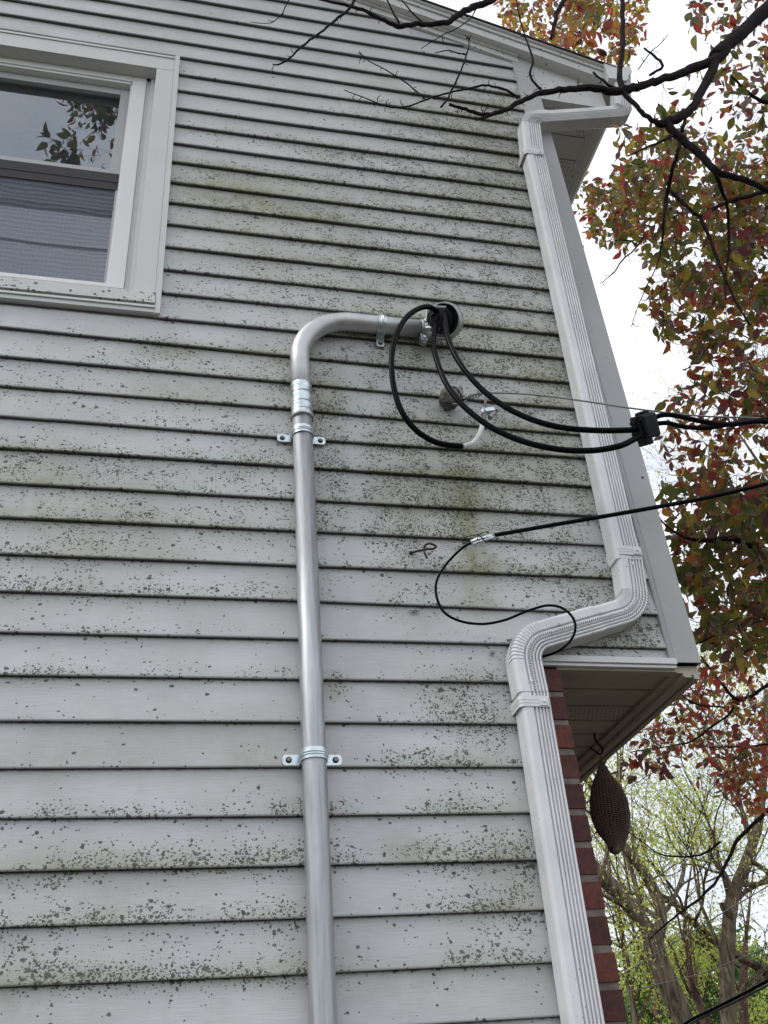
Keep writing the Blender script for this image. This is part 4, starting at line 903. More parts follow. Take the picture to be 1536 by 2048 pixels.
class Crown:
    def __init__(s): s.leaves = []; s.twigs = MB()
    def twig(s, p, d, ln, nl, size, wts, r=.0016, gravity=.5, ind=4):
        q = Vector(p); step = ln/5; path = [q.copy()]; dd = d.normalized()
        for i in range(5):
            dd = (dd+rnd_dir((0, 0, -gravity), .8)*.28).normalized(); q = q+dd*step; path.append(q.copy())
        if any(in_house(a) for a in path): return
        s.twigs.tube(path, [r*(1-.13*i) for i in range(6)], 3, cap=False)
        for k in range(nl):
            t = R.uniform(.15, 1); i = min(4, int(t*5)); b = path[i].lerp(path[i+1], t*5-i)
            ax = (path[i+1]-path[i]).normalized(); side = Quaternion(ax, R.uniform(0, 6.28)) @ ax.orthogonal().normalized()
            ld = (ax*.45+side*.9+Vector((0, 0, -gravity))).normalized(); L_ = size*1.28*R.uniform(.6, 1.15)
            base = b+ld*L_*.22
            if in_house(base+ld*L_): continue
            s.twigs.tube([b, base], .0007, 3, cap=False)
            mi = R.choices(range(len(wts)), wts)[0]
            s.leaves.append((base, frame_of(ld, R.uniform(0, 6.28)), L_, mi, R.randrange(len(LV))))
LEAFM = {}
def place_leaves(crown, root, mats, nobj=290, name='leaf'):
    inv = []
    for i, (b, fm, L_, mi, vi) in enumerate(crown.leaves):
        x, y, z = ppx(b); vis = -10 < x < 1546 and -10 < y < 2058 and z > 0
        inv.append((L_/max(z, .1) if vis else 0, i))
    inv.sort(reverse=True); big = set(i for s_, i in inv[:nobj] if s_*FPX > 9)
    rest = MB()
    for i, (b, fm, L_, mi, vi) in enumerate(crown.leaves):
        if i in big:
            key = (mats[mi].name, vi)
            if key not in LEAFM:
                q = MB(); q.add(LV[vi][0], LV[vi][1], 0, True); LEAFM[key] = q.mesh('leaf', mats[mi])
            o = bpy.data.objects.new(name, LEAFM[key]); COL.objects.link(o); o.parent = root
            o.matrix_world = Matrix.Translation(b) @ (fm.to_4x4() @ Matrix.Diagonal((L_, L_, L_, 1)))
        else: rest.add([b+fm @ (v*L_) for v in LV[vi][0]], LV[vi][1], mi, True)
    if rest.f: rest.build('foliage', mats, root, kind='stuff')

RED = thing('red_leafed_tree', 'near tree with dark crooked limbs and red, orange and olive leaves', 'tree')
# limbs crossing in front of the gable and off to the right: (px, py, y, radius in px)
def limb(tree, pts, material, name='branch', n=8, spurs=0, sub=4, wob=.10, jag=0.):
    P = [at(a, b, y) for a, b, y, r in pts]; rr = [r*(P[i]-CAM).dot(fwd)/FPX for i, (_, _, _, r) in enumerate(pts)]
    S = smooth_path(P, sub); Rr = []
    for i in range(len(pts)-1):
        for j in range(sub): Rr.append(rr[i]+(rr[i+1]-rr[i])*j/sub)
    Rr.append(rr[-1])
    if jag:
        for i in range(1, len(S)-1): S[i] = S[i]+rnd_dir((0, 0, 0), 1)*min(Rr[i], .009)*jag
    m = MB(); m.tube(S, Rr, n, wob=wob)
    for k in range(spurs):
        i = R.randrange(1, len(S)-1); d = rnd_dir((0, 0, 0), 1); T = (S[i+1]-S[i]).normalized(); d = (d-T*d.dot(T)).normalized()
        L_ = R.uniform(.010, .030)+Rr[i]; m.tube([S[i], S[i]+d*L_*.6+T*L_*.2, S[i]+d*L_], [max(.0013, Rr[i]*.35), .0014, .0009], 4)
    return m.build(name, material, tree)
BD = M['bark_dark']
NEAR = [
 ([(1700, -60, -.5, 20), (1600, -20, -.5, 18), (1536, 18, -.5, 15), (1490, 60, -.5, 14), (1452, 92, -.5, 14), (1430, 112, -.5, 12)], 3),
 ([(1452, 95, -.5, 11), (1432, 118, -.5, 11), (1400, 130, -.5, 9), (1360, 146, -.5, 8.5), (1320, 160, -.5, 8), (1290, 170, -.5, 8), (1258, 178, -.5, 9), (1225, 182, -.5, 8), (1180, 177, -.5, 7), (1140, 178, -.5, 6), (1095, 184, -.5, 6), (1060, 194, -.5, 5), (1030, 209, -.5, 5), (1005, 222, -.5, 4.5), (975, 232, -.5, 3.5), (954, 240, -.5, 2)], 14),
 ([(1433, 112, -.5, 10), (1420, 150, -.5, 9.5), (1404, 180, -.5, 9), (1386, 212, -.5, 8.5), (1364, 232, -.5, 9), (1340, 242, -.5, 9), (1318, 248, -.5, 8)], 4),
 ([(1318, 248, -.5, 7), (1300, 238, -.5, 5), (1280, 220, -.5, 5), (1262, 202, -.5, 5), (1246, 184, -.5, 5)], 3),
 ([(1330, 246, -.5, 8), (1352, 268, -.5, 8), (1376, 288, -.5, 8), (1402, 312, -.5, 7.5), (1430, 340, -.5, 7), (1462, 352, -.5, 6.5), (1500, 366, -.5, 6), (1540, 384, -.5, 6)], 3),
 ([(1245, 182, -.5, 6), (1240, 150, -.5, 6), (1244, 110, -.5, 5), (1246, 60, -.5, 5), (1246, 0, -.5, 4.5), (1248, -40, -.5, 4.5)], 5),
 ([(1246, 184, -.5, 3.5), (1224, 174, -.5, 3), (1204, 160, -.5, 2.5), (1186, 144, -.5, 2)], 2),
 ([(1005, 222, -.5, 4), (975, 229, -.5, 4), (950, 226, -.5, 4), (925, 216, -.5, 3.5), (898, 209, -.5, 3)], 8),
 ([(1036, 196, -.5, 3), (1012, 180, -.5, 2.5), (990, 174, -.5, 2.5), (965, 171, -.5, 2.2), (935, 178, -.5, 2.2), (905, 184, -.5, 1.8), (870, 193, -.5, 1.8), (845, 202, -.5, 1.6), (815, 213, -.5, 1.6), (788, 215, -.5, 1.5), (760, 209, -.5, 1.3), (735, 198, -.5, 1.1), (688, 180, -.5, .8)], 14),
 ([(850, 198, -.5, 1.5), (832, 182, -.5, 1.5), (810, 164, -.5, 1.3), (785, 148, -.5, 1.2), (765, 136, -.5, 1.1), (738, 122, -.5, 1), (718, 103, -.5, .8)], 8),
 ([(882, 214, -.5, 2.2), (895, 198, -.5, 2.0), (905, 176, -.5, 2.0), (918, 150, -.5, 2.0), (930, 118, -.5, 1.8), (938, 92, -.5, 1.3), (936, 70, -.5, .8)], 8),
 ([(932, 110, -.5, 1.5), (916, 106, -.5, 1.4), (895, 101, -.5, 1.2), (870, 106, -.5, .9)], 2),
 ([(1082, 178, -.5, 3), (1068, 164, -.5, 2.5), (1060, 146, -.5, 2.5), (1066, 120, -.5, 2), (1056, 90, -.5, 2), (1046, 60, -.5, 1.6), (1036, 20, -.5, 1.4), (1030, -20, -.5, 1.2)], 7),
 ([(1160, -40, -.45, 5), (1122, 8, -.45, 5), (1108, 50, -.45, 4), (1102, 78, -.45, 2.5)], 3),
 ([(1010, -30, -.5, 6), (985, 0, -.5, 6.5), (945, 14, -.5, 6.5), (915, 30, -.5, 6), (895, 44, -.5, 5.5), (860, 48, -.5, 5), (830, 48, -.5, 5), (800, 52, -.5, 5), (780, 46, -.5, 4.5), (755, 33, -.5, 4), (725, 20, -.5, 3.5), (690, 10, -.5, 3), (640, -2, -.5, 2.5), (600, -12, -.5, 2)], 10),
 ([(798, 46, -.5, 2.5), (786, 24, -.5, 2), (772, -5, -.5, 1.8), (760, -30, -.5, 1.6)], 2),
 ([(845, 46, -.5, 2), (822, 22, -.5, 1.5), (800, -5, -.5, 1.3)], 2),
 ([(720, -20, -.5, 3.2), (706, 4, -.5, 3), (695, 22, -.5, 2.7), (670, 40, -.5, 2.5), (648, 60, -.5, 2.3), (620, 80, -.5, 2.2), (598, 98, -.5, 2), (578, 118, -.5, 2), (556, 129, -.5, 1.7), (545, 128, -.5, 1)], 10),
 ([(590, -20, -.5, 1.3), (572, 10, -.5, 1.2), (564, 28, -.5, 1), (540, 46, -.5, .8), (500, 44, -.5, .5)], 3),
 ([(1000, -30, -.5, 1.5), (955, 14, -.5, 1.4), (942, 36, -.5, 1.2), (912, 58, -.5, 1.1), (885, 70, -.5, 1), (842, 97, -.5, .7)], 4),
 ([(1300, 150, -.5, 3), (1326, 132, -.5, 3), (1308, 112, -.5, 2.6), (1288, 96, -.5, 2)], 2),
 ([(1276, 140, -.5, 1.2), (1300, 106, -.5, 1.1), (1320, 88, -.5, 1), (1336, 70, -.5, .8)], 4),
 ([(1364, 262, -.5, 4), (1370, 240, -.5, 3.5), (1364, 220, -.5, 2.5)], 1),
 ([(1352, 268, -.5, 3.5), (1320, 284, -.5, 2.6), (1290, 296, -.5, 2.2), (1256, 312, -.5, 1.6)], 4),
 ([(1360, 280, -.3, 4.5), (1355, 310, -.3, 4), (1342, 350, -.2, 4), (1332, 400, -.1, 3.5), (1328, 440, -.1, 3), (1322, 500, 0, 1.6), (1310, 540, 0, 1.3), (1290, 580, 0, 1.1), (1275, 615, 0, .9), (1262, 655, 0, .7)], 10),
 ([(1290, 470, 0, 2), (1268, 500, 0, 1.8), (1245, 520, 0, 1.6), (1228, 545, 0, 1.3), (1200, 568, 0, .8)], 8),
 ([(1268, 482, 0, 1.4), (1240, 480, 0, 1.2), (1220, 484, 0, .7)], 4),
 ([(1340, 380, 0, 3.5), (1375, 415, 0, 3.5), (1400, 430, 0, 4), (1450, 406, 0, 4), (1500, 392, 0, 4), (1545, 378, 0, 4)], 2),
 ([(1420, 330, -.3, 4), (1444, 380, -.2, 4), (1455, 420, -.1, 3), (1458, 500, 0, 2.5), (1450, 560, 0, 2), (1452, 600, 0, 1.5)], 2),
 ([(1400, 432, 0, 4), (1420, 480, 0, 3.5), (1440, 530, 0, 3), (1470, 600, 0, 2.5), (1500, 650, 0, 2)], 2),
 ([(1545, 205, -.4, 4), (1520, 200, -.4, 4), (1490, 180, -.4, 3), (1462, 150, -.4, 2)], 1),
 ([(1545, 1110, .6, 6), (1500, 1090, .6, 6), (1460, 1078, .6, 5.5), (1410, 1082, .6, 5), (1370, 1075, .6, 3), (1330, 1050, .6, 2), (1315, 1030, .6, 1.4)], 2),
 ([(1545, 1240, .9, 2.5), (1500, 1244, .9, 2.2), (1450, 1262, .9, 2), (1400, 1285, .9, 1.6), (1360, 1300, .9, 1.2)], 2),
 ([(1550, 1360, 2.2, 3.5), (1500, 1392, 2.2, 3.5), (1476, 1400, 2.2, 4), (1450, 1376, 2.2, 3), (1425, 1345, 2.2, 2.5), (1402, 1312, 2.2, 2)], 1),
 ([(1476, 1400, 2.2, 3), (1456, 1430, 2.2, 2.4), (1420, 1455, 2.2, 2.2), (1385, 1482, 2.2, 2), (1340, 1492, 2.2, 1.6), (1300, 1498, 2.2, 1.2), (1262, 1504, 2.2, .9)], 2),
 ([(1450, 1415, 2.2, 2.2), (1400, 1410, 2.2, 1.8), (1370, 1395, 2.2, 1.5), (1330, 1360, 2.2, 1.1)], 1),
 ([(1545, 1487, 2.4, 2), (1500, 1492, 2.4, 1.8), (1450, 1494, 2.4, 1.5), (1390, 1494, 2.4, 1)], 1),
 ([(1560, 1596, 3, 4.5), (1520, 1636, 3, 4), (1475, 1680, 3, 4), (1462, 1706, 3, 3.5), (1437, 1757, 3, 3), (1400, 1796, 3, 2.6), (1365, 1822, 3, 2.2), (1330, 1850, 3, 1.8), (1300, 1878, 3, 1.4)], 5),
 ([(1440, 1684, 3, 2.6), (1410, 1706, 3, 2.2), (1370, 1714, 3, 2), (1320, 1708, 3, 1.6), (1285, 1684, 3, 1.3), (1255, 1662, 3, 1)], 3),
]
for pts, sp in NEAR: limb(RED, pts, BD, n=8 if pts[0][3] > 3 else 6, spurs=sp, jag=.35)
# trunk of the near tree stands just outside the frame on the right
m = MB(); tp_ = [Vector(p) for p in ((3.9, -.1, -.1), (3.85, -.15, 1.2), (3.7, -.2, 2.6), (3.6, -.25, 4.2), (3.55, -.3, 6.2), (3.5, -.3, 8.2))]
m.tube(smooth_path(tp_, 5), [.17-.004*i for i in range(26)], 14, wob=.06)
A_ = at(1700, -60, -.5); m.tube(smooth_path([Vector((3.6, -.25, 4.6)), Vector((3.2, -.45, 5.1)), A_], 5), [.09-.004*i for i in range(11)], 10)
for (px, py, y, z_) in ((1550, 1360, 2.2, 2.4), (1560, 1596, 3, 2.2), (1545, 1110, .6, 2.8), (1545, 384, -.5, 4.6), (1545, 1240, .9, 2.9)):
    e_ = at(px, py, y); m.tube(smooth_path([Vector((3.68, -.2, z_)), Vector((3.68, -.2, z_)).lerp(e_, .5)+Vector((.1, 0, .15)), e_], 5), [.05-.004*i for i in range(11)], 8)
m.build('trunk', BD, RED)
cr = Crown()
#            polygon, number of twigs, y range, leaf size, leaves per twig, colour weights (red orange olive green yellow purple dull), twig length
AREAS = [
 ([(1000, -60), (1290, -60), (1288, 60), (1262, 110), (1225, 125), (1200, 165), (1150, 138), (1100, 112), (1035, 92), (1000, 40)], 110, (.5, 2.2), .050, 8, (3, 4, 3, .6, 4, 1, .3), .20),
 ([(1130, -60), (1240, -60), (1240, 120), (1190, 150), (1130, 110)], 22, (-.3, .3), .05, 6, (3, 3, 3, 1, 2, 1, .5), .18),
 ([(1390, -60), (1600, -60), (1600, 250), (1500, 245), (1450, 190), (1380, 110), (1385, 40)], 40, (-.5, 1.0), .052, 6, (1.5, 1, 2, 1.5, .6, 2, 3), .20),
 ([(1290, 190), (1400, 150), (1500, 250), (1400, 300), (1300, 265)], 9, (-.4, .2), .048, 5, (2, 1, 2, 1, 1, 1, 2), .15),
 ([(1236, 252), (1262, 250), (1278, 268), (1256, 280), (1240, 275)], 2, (-.55, -.45), .040, 5, (2, 1, 2, 0, 1, 1, 1), .09),
 ([(1240, 330), (1300, 255), (1380, 250), (1460, 300), (1600, 250), (1600, 600), (1330, 560), (1290, 480), (1250, 450)], 190, (0, 1.8), .052, 8, (2, 1.3, 5, 3.5, 1.2, 2, .6), .22),
 ([(1160, 370), (1240, 350), (1290, 440), (1270, 480), (1200, 470), (1170, 450), (1155, 420)], 34, (.9, 1.7), .050, 7, (2, 1.5, 4, 2.5, 2, 1, .5), .2),
 ([(1340, 540), (1600, 560), (1600, 830), (1430, 800), (1400, 700), (1360, 620)], 85, (.3, 1.8), .052, 7, (3, 2, 3, 2, 1.4, 2, .8), .2),
 ([(1290, 560), (1350, 560), (1380, 720), (1330, 700), (1295, 620)], 12, (.3, 1.0), .048, 6, (2, 1, 3, 1, 2.5, 1, .5), .14),
 ([(1340, 780), (1600, 800), (1600, 960), (1380, 940), (1300, 900)], 44, (.3, 1.8), .05, 6, (3, 2.5, 2.5, 1.5, 1.5, 2, .6), .18),
 ([(1275, 880), (1330, 870), (1330, 930), (1300, 940)], 5, (.2, .5), .055, 5, (1, .5, 3, 2, .5, 1, .5), .13),
 ([(1310, 980), (1420, 950), (1600, 960), (1600, 1270), (1400, 1270), (1350, 1100)], 120, (.4, 1.8), .060, 7, (1.6, 1.3, 4, 5, .8, 1.6, .4), .22),
 ([(1385, 1250), (1600, 1250), (1600, 1330), (1420, 1330)], 14, (.8, 2), .05, 5, (2.5, 1.5, 3, 3, 1, 1, .3), .2),
 ([(1390, 1320), (1600, 1290), (1600, 1640), (1450, 1600), (1400, 1500), (1340, 1480), (1250, 1490), (1330, 1400)], 118, (2.2, 4.2), .043, 8, (4.5, 3.5, 2, .8, .8, 1.5, .2), .26),
 ([(1240, 1490), (1340, 1470), (1340, 1530), (1250, 1540)], 8, (2.0, 2.6), .04, 6, (3, .5, .6, .4, .2, 4, .4), .18),
]
AREAS = [(p_, int(n_*2.25), *rest_) for p_, n_, *rest_ in AREAS]
AREAS += [([(1600, -400), (2500, -400), (2500, 300), (1600, 300)], 260, (-.4, 2.4), .052, 7, (2, 1.5, 4, 3, 1, 2, .5), .24),
          ([(1600, 300), (2500, 300), (2500, 1300), (1600, 1300)], 420, (-.1, 2.6), .052, 7, (2, 1.5, 4, 3, 1, 2, .5), .24),
          ([(1600, 1300), (2300, 1300), (2300, 1700), (1600, 1700)], 130, (1.4, 4.0), .050, 8, (4, 3, 2, 1, 1, 1.5, .2), .25)]
for poly, nt_, yr, size, nl, wts, tl in AREAS:
    xs = [p[0] for p in poly]; ys_ = [p[1] for p in poly]; k = 0; tries = 0
    while k < nt_ and tries < 8000:
        tries += 1; x = R.uniform(min(xs), max(xs)); y = R.uniform(min(ys_), max(ys_))
        if not inpoly(x, y, poly): continue
        Y = R.uniform(*yr); p = at(x, y, Y); d = rnd_dir((-.5, 0, -.35), .8)
        cr.twig(p-d*tl*.5, d, tl, nl, size, wts, r=.0015, gravity=.45); k += 1
for k in range(1000):  # unseen overhead crown leaves, added to shade the upper siding
    p = Vector((R.uniform(-.8, 3.2), R.uniform(-2.4, -.2), R.uniform(7.6, 8.8))); x, y, z = ppx(p)
    if -30 < x < 1566 and y > -70: continue
    cr.twig(p, rnd_dir((-.4, 0, -.2), .8), .24, 7, .055, (2, 1.5, 4, 3, 1, 1.5, .5))
cr.twigs.build('twigs', BD, RED, kind='stuff')
place_leaves(cr, RED, LM)

# leafy branch of another tree behind the photographer, mirrored in the upper window pane
MT = thing('window_side_tree', 'leafy twig seen only as a dark reflection in the upper window pane', 'tree')
def mirrored(px, py, dist):
    h = at(px, py, .080); d = (h-CAM).normalized(); d.y = -d.y; return h+d*dist
cr2 = Crown()
for (px, py, dd) in ((165, 195, 2.6), (185, 205, 2.6), (205, 190, 2.6), (215, 215, 2.6), (200, 235, 2.6), (228, 200, 2.6), (232, 225, 2.6), (172, 178, 2.6), (125, 285, 2.6), (150, 290, 2.6), (140, 305, 2.6), (120, 310, 2.6), (165, 300, 2.6), (155, 276, 2.6), (190, 180, 2.6), (240, 180, 2.6), (250, 210, 2.6), (215, 240, 2.6)):
    p = mirrored(px, py, dd)
    for _ in range(2): cr2.twig(p, rnd_dir((-.6, 0, -.4), .6), .13, 5, .060, (0, 0, 2, 5, 0, 1, 0), r=.002)
mb_ = MB(); bpts = [mirrored(px, py, 2.6) for px, py in ((290, 200), (240, 232), (205, 252), (180, 270), (160, 290))]
mb_.tube(smooth_path(bpts, 4), [.006-.0003*i for i in range(17)], 6); a_ = bpts[0]
mb_.tube(smooth_path([Vector((4.4, -6.9, 8.4)), a_.lerp(Vector((4.4, -6.9, 8.4)), .5)+Vector((0, 0, .35)), a_], 8), [.03-.0014*i for i in range(17)], 8)
mb_.build('branch', BD, MT); cr2.twigs.build('twigs', BD, MT, kind='stuff'); place_leaves(cr2, MT, LM, nobj=0)
mt2 = MB(); mt2.tube(smooth_path([Vector((4.9, -7.2, -.1)), Vector((4.8, -7.1, 3)), Vector((4.6, -7, 6)), Vector((4.4, -6.9, 9))], 5), [.2-.008*i for i in range(16)], 10); mt2.build('trunk', BD, MT)
MT.parent = None
ca_, cb_ = mirrored(10, 476, 4.2), mirrored(215, 500, 4.2); dv = cb_-ca_
m = MB(); m.tube(smooth_path([ca_-dv*6+Vector((0, 0, .6)), ca_-dv*2+Vector((0, 0, .05)), ca_, cb_, cb_+dv*2+Vector((0, 0, .05)), cb_+dv*7+Vector((0, 0, .7))], 6), .013, 8)
tag(m.build('overhead_cable', M['black']), 'dark cable seen only as a line reflected in the lower window pane', 'cable')

# background trees (leafing out): explicit limbs, then grown twigs, then sprays of small leaflets
def grow(mb, p, d, ln, r, lv, tips):
    n = 4; q = Vector(p); path = [q.copy()]; dd = d.normalized()
    for i in range(n):
        dd = (dd+rnd_dir((0, 0, .25), .9)*.30).normalized(); q = q+dd*ln/n; path.append(q.copy())
    mb.tube(path, [r*(1-.14*i) for i in range(n+1)], 5 if r > .02 else 3, cap=False)
    if lv <= 0: tips.append(path[-1]); tips.append(path[2]); return
    for k in range(R.choice((2, 3, 3))):
        i = R.randrange(1, n+1); a = rnd_dir(dd, .85); grow(mb, path[i], a, ln*R.uniform(.55, .8), r*.55, lv-1, tips)
def spray(mb, p, size, n, mi, ls=.028):
    for k in range(n):
        c0 = p+Vector((R.gauss(0, 1), R.gauss(0, 1), R.gauss(0, .8)))*size*.5; d = rnd_dir((0, 0, -.3), 1); s_ = d.orthogonal().normalized(); s_ = Quaternion(d, R.uniform(0, 6.28)) @ s_
        L_ = ls*R.uniform(.7, 1.4); mb.add([c0, c0+d*L_*.5+s_*L_*.22, c0+d*L_, c0+d*L_*.5-s_*L_*.22], [(0, 1, 2, 3)], mi)
def bgtree(name, label, limbs, material, Y, areas, growths=10, lvl=3, glen=1.3, base=True, ls=.044, tsz=.22, group='trees leafing out behind the house'):
    t = thing(name, label, 'tree', group); first = True; starts = []
    for pts in limbs:
        full = [(a, b, Y+dy, r*.84) for a, b, dy, r in pts]
        limb(t, full, material, 'trunk' if first else 'limb', n=12 if full[0][3] > 8 else 7, sub=5, wob=.07, jag=.12)
        for i in range(1, len(full)):
            if full[i][3] < 17: starts.append((at(*full[i][:3]), (at(*full[i][:3])-at(*full[i-1][:3])).normalized(), full[i][3]*(at(*full[i][:3])-CAM).dot(fwd)/FPX))
        if first and base:
            b_ = at(*full[0][:3]); rr = full[0][3]*(b_-CAM).dot(fwd)/FPX
            f2 = at(*full[1][:3]); dirn = (b_-f2).normalized(); k = b_.z/max(.2, -dirn.z); g0 = b_+dirn*k*.6; g0.z = -.1
            mm = MB(); mm.tube([g0, g0.lerp(b_, .5), b_], [rr*1.35, rr*1.1, rr], 12, wob=.05); mm.build('trunk', material, t)
        first = False
    tw = MB(); tips = []
    for k in range(int(growths*(.6 if growths > 20 else 1))):
        p, d, r = R.choice(starts); grow(tw, p, rnd_dir(d*.4+Vector((0, 0, .5)), .9), glen*R.uniform(.6, 1.2), min(r*.5, .035), lvl, tips)
    if tw.f: tw.build('twigs', material, t, kind='stuff')
    fo = MB()
    for p in tips:
        if R.random() < .75: spray(fo, p, tsz, R.randrange(6, 14) if tsz > .2 else R.randrange(2, 6), R.choices((0, 1), (3, 1))[0], ls)
    for poly, ns, yr, wts, sz, nl in areas:
        xs = [p[0] for p in poly]; ys_ = [p[1] for p in poly]; k = 0
        ns = int(ns*1.9)
        while k < ns:
            x = R.uniform(min(xs), max(xs)); y = R.uniform(min(ys_), max(ys_))
            if not inpoly(x, y, poly): continue
            k += 1
            if noise.noise((x*.014, y*.014, ns*.1)) < -.10+R.uniform(-.1, .1): continue
            spray(fo, at(x, y, Y+R.uniform(*yr)), sz, nl, R.choices((0, 1, 2), wts)[0], ls)
    fo.build('foliage', LOC, t, kind='stuff'); return t
FK = M['bark']
bgtree('locust_tree', 'big furrowed tree forking just right of the brick corner', [
   [(1385, 2120, 0, 26), (1365, 2035, 0, 26), (1340, 1980, 0, 26), (1317, 1922, 0, 25), (1305, 1880, 0, 24), (1300, 1865, 0, 22)],
   [(1306, 1885, 0, 18), (1290, 1850, 0, 17), (1262, 1818, 0, 16), (1235, 1786, 0, 17), (1205, 1755, 0, 18), (1170, 1715, 0, 17), (1130, 1660, 0, 15)],
   [(1312, 1890, 0, 15), (1322, 1843, 0, 14), (1316, 1800, 0, 14), (1297, 1760, 0, 13), (1272, 1722, 0, 12), (1246, 1690, 0, 11), (1215, 1630, 0, 10), (1185, 1575, 0, 9), (1160, 1530, 0, 8), (1130, 1470, 0, 7)],
   [(1205, 1745, .2, 6), (1215, 1700, .3, 5), (1222, 1640, .3, 4), (1240, 1560, .3, 3), (1246, 1500, .3, 2)],
   [(1320, 1838, .2, 6), (1345, 1800, .3, 5), (1362, 1760, .3, 5), (1368, 1720, .3, 4), (1345, 1690, .3, 3), (1330, 1650, .3, 2)],
   ], FK, 8.5, [([(1180, 1560), (1400, 1530), (1430, 1700), (1300, 1760), (1200, 1700)], 330, (-1, 2.5), (3, 2, 0), .30, 9),
                ([(1180, 1730), (1300, 1740), (1330, 1850), (1260, 1980), (1220, 1900)], 100, (-1, 2.5), (4, 2, 0), .30, 9)], 26, 3, 1.5)
bgtree('locust_tree', 'straight trunk with a sawn stub near the right edge', [
   [(1462, 2130, 0, 21), (1458, 2048, 0, 19), (1454, 1960, 0, 18), (1456, 1875, 0, 17), (1462, 1810, 0, 16), (1474, 1770, 0, 14), (1490, 1730, 0, 13), (1504, 1690, 0, 12), (1516, 1650, 0, 11), (1524, 1590, 0, 9), (1530, 1500, 0, 7), (1532, 1380, 0, 5)],
   [(1462, 1830, -.1, 9), (1450, 1818, -.1, 9), (1446, 1806, -.1, 9)],
   [(1472, 1800, 0, 9), (1458, 1770, 0, 8), (1448, 1748, 0, 7), (1432, 1728, 0, 5), (1420, 1700, 0, 4), (1425, 1660, 0, 3)],
   [(1500, 1720, 0, 6), (1530, 1740, 0, 6), (1560, 1770, 0, 6)],
   ], FK, 9.5, [([(1390, 1240), (1560, 1240), (1560, 1460), (1420, 1440)], 280, (-.5, 3), (5, 2, 0), .3, 10),
                ([(1380, 1600), (1560, 1600), (1560, 1800), (1400, 1800)], 190, (-.5, 3), (4, 2, 0), .3, 9)], 24, 3, 1.6)
bgtree('leaning_tree', 'long bare limb slanting down right across the gap between trunks', [
   [(1560, 1960, 0, 9), (1536, 1941, 0, 10), (1475, 1912, 0, 10), (1422, 1876, 0, 9.5), (1388, 1845, 0, 9), (1365, 1825, 0, 8), (1345, 1802, 0, 7), (1325, 1792, 0, 6), (1300, 1770, 0, 4), (1280, 1740, 0, 3)],
   ], FK, 10.5, [([(1280, 1850), (1400, 1840), (1450, 1960), (1340, 1990)], 150, (0, 3), (4, 2, .3), .3, 9)], 8, 3, 1.4)
bgtree('thin_tree', 'slim reddish trunk left of the straight trunk', [
   [(1425, 2130, 0, 12), (1412, 2048, 0, 11), (1400, 2010, 0, 10), (1384, 1972, 0, 9), (1378, 1920, 0, 7), (1370, 1860, 0, 5), (1372, 1800, 0, 3), (1384, 1720, 0, 1.6), (1380, 1640, 0, .6)],
   ], M['bark_red'], 10.0, [([(1310, 1790), (1440, 1790), (1440, 2048), (1320, 2048)], 300, (0, 2), (3, 3, 1), .3, 9)], 10, 2, 1.2)
bgtree('thin_tree', 'mossy thin trunk nearest the right edge', [
   [(1492, 2130, 0, 13), (1488, 2048, 0, 12), (1486, 1990, 0, 10), (1488, 1938, 0, 9), (1492, 1880, 0, 5), (1500, 1800, 0, 3), (1512, 1700, 0, 1.6), (1530, 1590, 0, .6)],
   ], M['bark_red'], 11.0, [([(1460, 1850), (1560, 1800), (1560, 2060), (1480, 2060)], 260, (0, 3), (4, 3, .5), .3, 9)], 8, 2, 1.2)
bgtree('thin_tree', 'slender grey trunk close beside the brick corner', [
   [(1280, 2130, 0, 9), (1272, 2048, 0, 8), (1262, 1980, 0, 7), (1250, 1900, 0, 7), (1240, 1850, 0, 6), (1225, 1780, 0, 4), (1214, 1700, 0, 2)],
   [(1248, 1900, 0, 4), (1236, 1880, 0, 3), (1226, 1830, 0, 2)],
   ], FK, 12.0, [([(1220, 1880), (1320, 1880), (1330, 2048), (1240, 2048)], 140, (0, 2), (3, 3, 2), .3, 9)], 16, 3, 1.2)
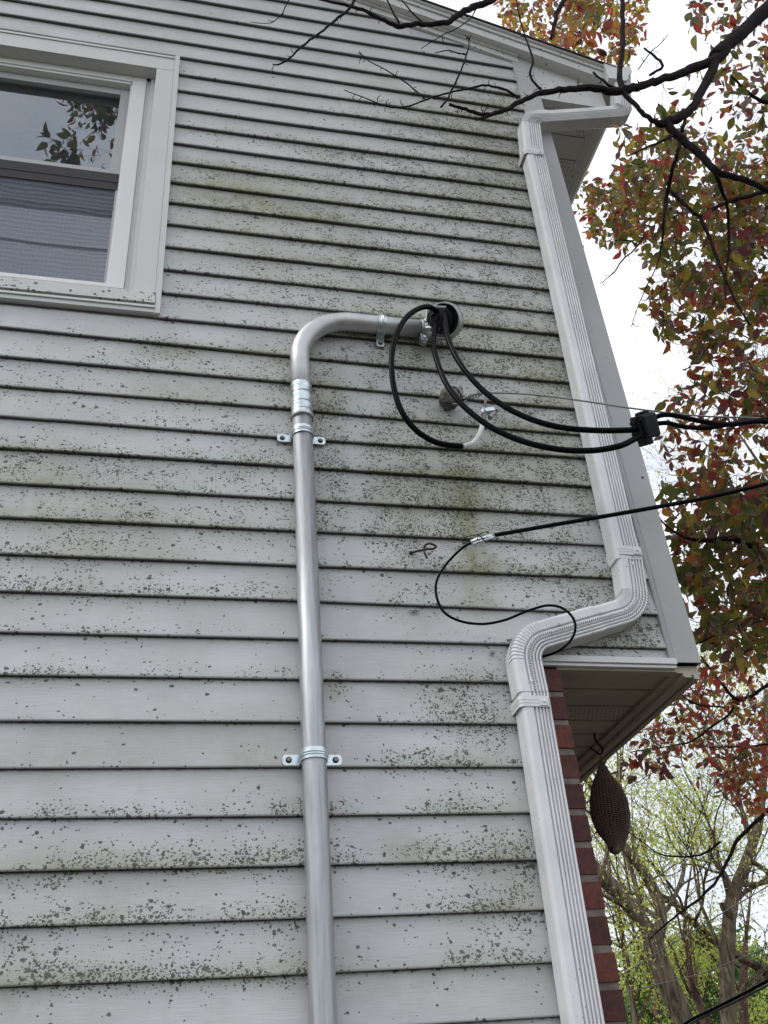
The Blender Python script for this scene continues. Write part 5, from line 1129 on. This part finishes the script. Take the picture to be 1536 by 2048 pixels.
bgtree('thin_tree', 'dark slender trunk right behind the big forked tree', [
   [(1330, 2130, 0, 8), (1318, 2048, 0, 8), (1308, 1960, 0, 7), (1290, 1880, 0, 6), (1284, 1800, 0, 4), (1290, 1700, 0, 2)],
   ], M['bark_red'], 13.0, [], 14, 3, 1.2)
# tall tree whose fine twigs and first leaves show high behind the corner
bgtree('tall_budding_tree', 'tall budding tree with a haze of fine twigs behind the red leaves', [
   [(1640, 1500, 0, 16), (1620, 1300, 0, 13), (1600, 1000, 0, 11), (1590, 700, 0, 8), (1580, 400, 0, 5), (1570, 200, 0, 3)],
   [(1610, 1150, 0, 6), (1560, 1000, 0, 4), (1500, 900, 0, 3), (1440, 820, 0, 2), (1380, 760, 0, 1.2)],
   [(1600, 900, 0, 6), (1540, 800, 0, 4), (1480, 700, 0, 3), (1420, 660, 0, 2), (1340, 600, 0, 1)],
   [(1610, 1250, 0, 6), (1540, 1120, 0, 4), (1480, 1020, 0, 3), (1400, 960, 0, 2), (1340, 950, 0, 1)],
   [(1620, 1420, 0, 7), (1560, 1350, 0, 5), (1500, 1290, 0, 4), (1440, 1260, 0, 2), (1380, 1240, 0, 1)],
   [(1590, 600, 0, 5), (1540, 480, 0, 4), (1500, 380, 0, 2), (1470, 300, 0, 1)],
   ], FK, 6.5, [([(1500, 190), (1570, 180), (1570, 330), (1480, 300), (1450, 260)], 60, (0, 2), (2, 3, 0), .2, 8),
                ([(1400, 850), (1560, 800), (1560, 1000), (1450, 1010)], 70, (0, 2), (4, 2, 0), .22, 7),
                ([(1400, 760), (1470, 720), (1540, 900), (1420, 860)], 20, (0, 2), (4, 2, 0), .16, 5)], 60, 3, .9, ls=.030, tsz=.09)
# dark evergreen low behind the trunks
bgtree('evergreen_tree', 'dark green bushy evergreen low behind the tree trunks', [
   [(1350, 2200, 0, 8), (1348, 2100, 0, 7), (1345, 1990, 0, 5), (1345, 1930, 0, 3)],
   ], M['bark_dark'], 14.0, [([(1230, 1960), (1290, 1900), (1400, 1880), (1500, 1900), (1560, 1950), (1560, 2120), (1240, 2120)], 900, (0, 3), (.3, 1.6, 5), .45, 18)], 0, base=True, ls=.12, group=None)
print('tris', sum(len(o.data.polygons) for o in sc.objects if o.type == 'MESH'), 'objs', len(sc.objects))
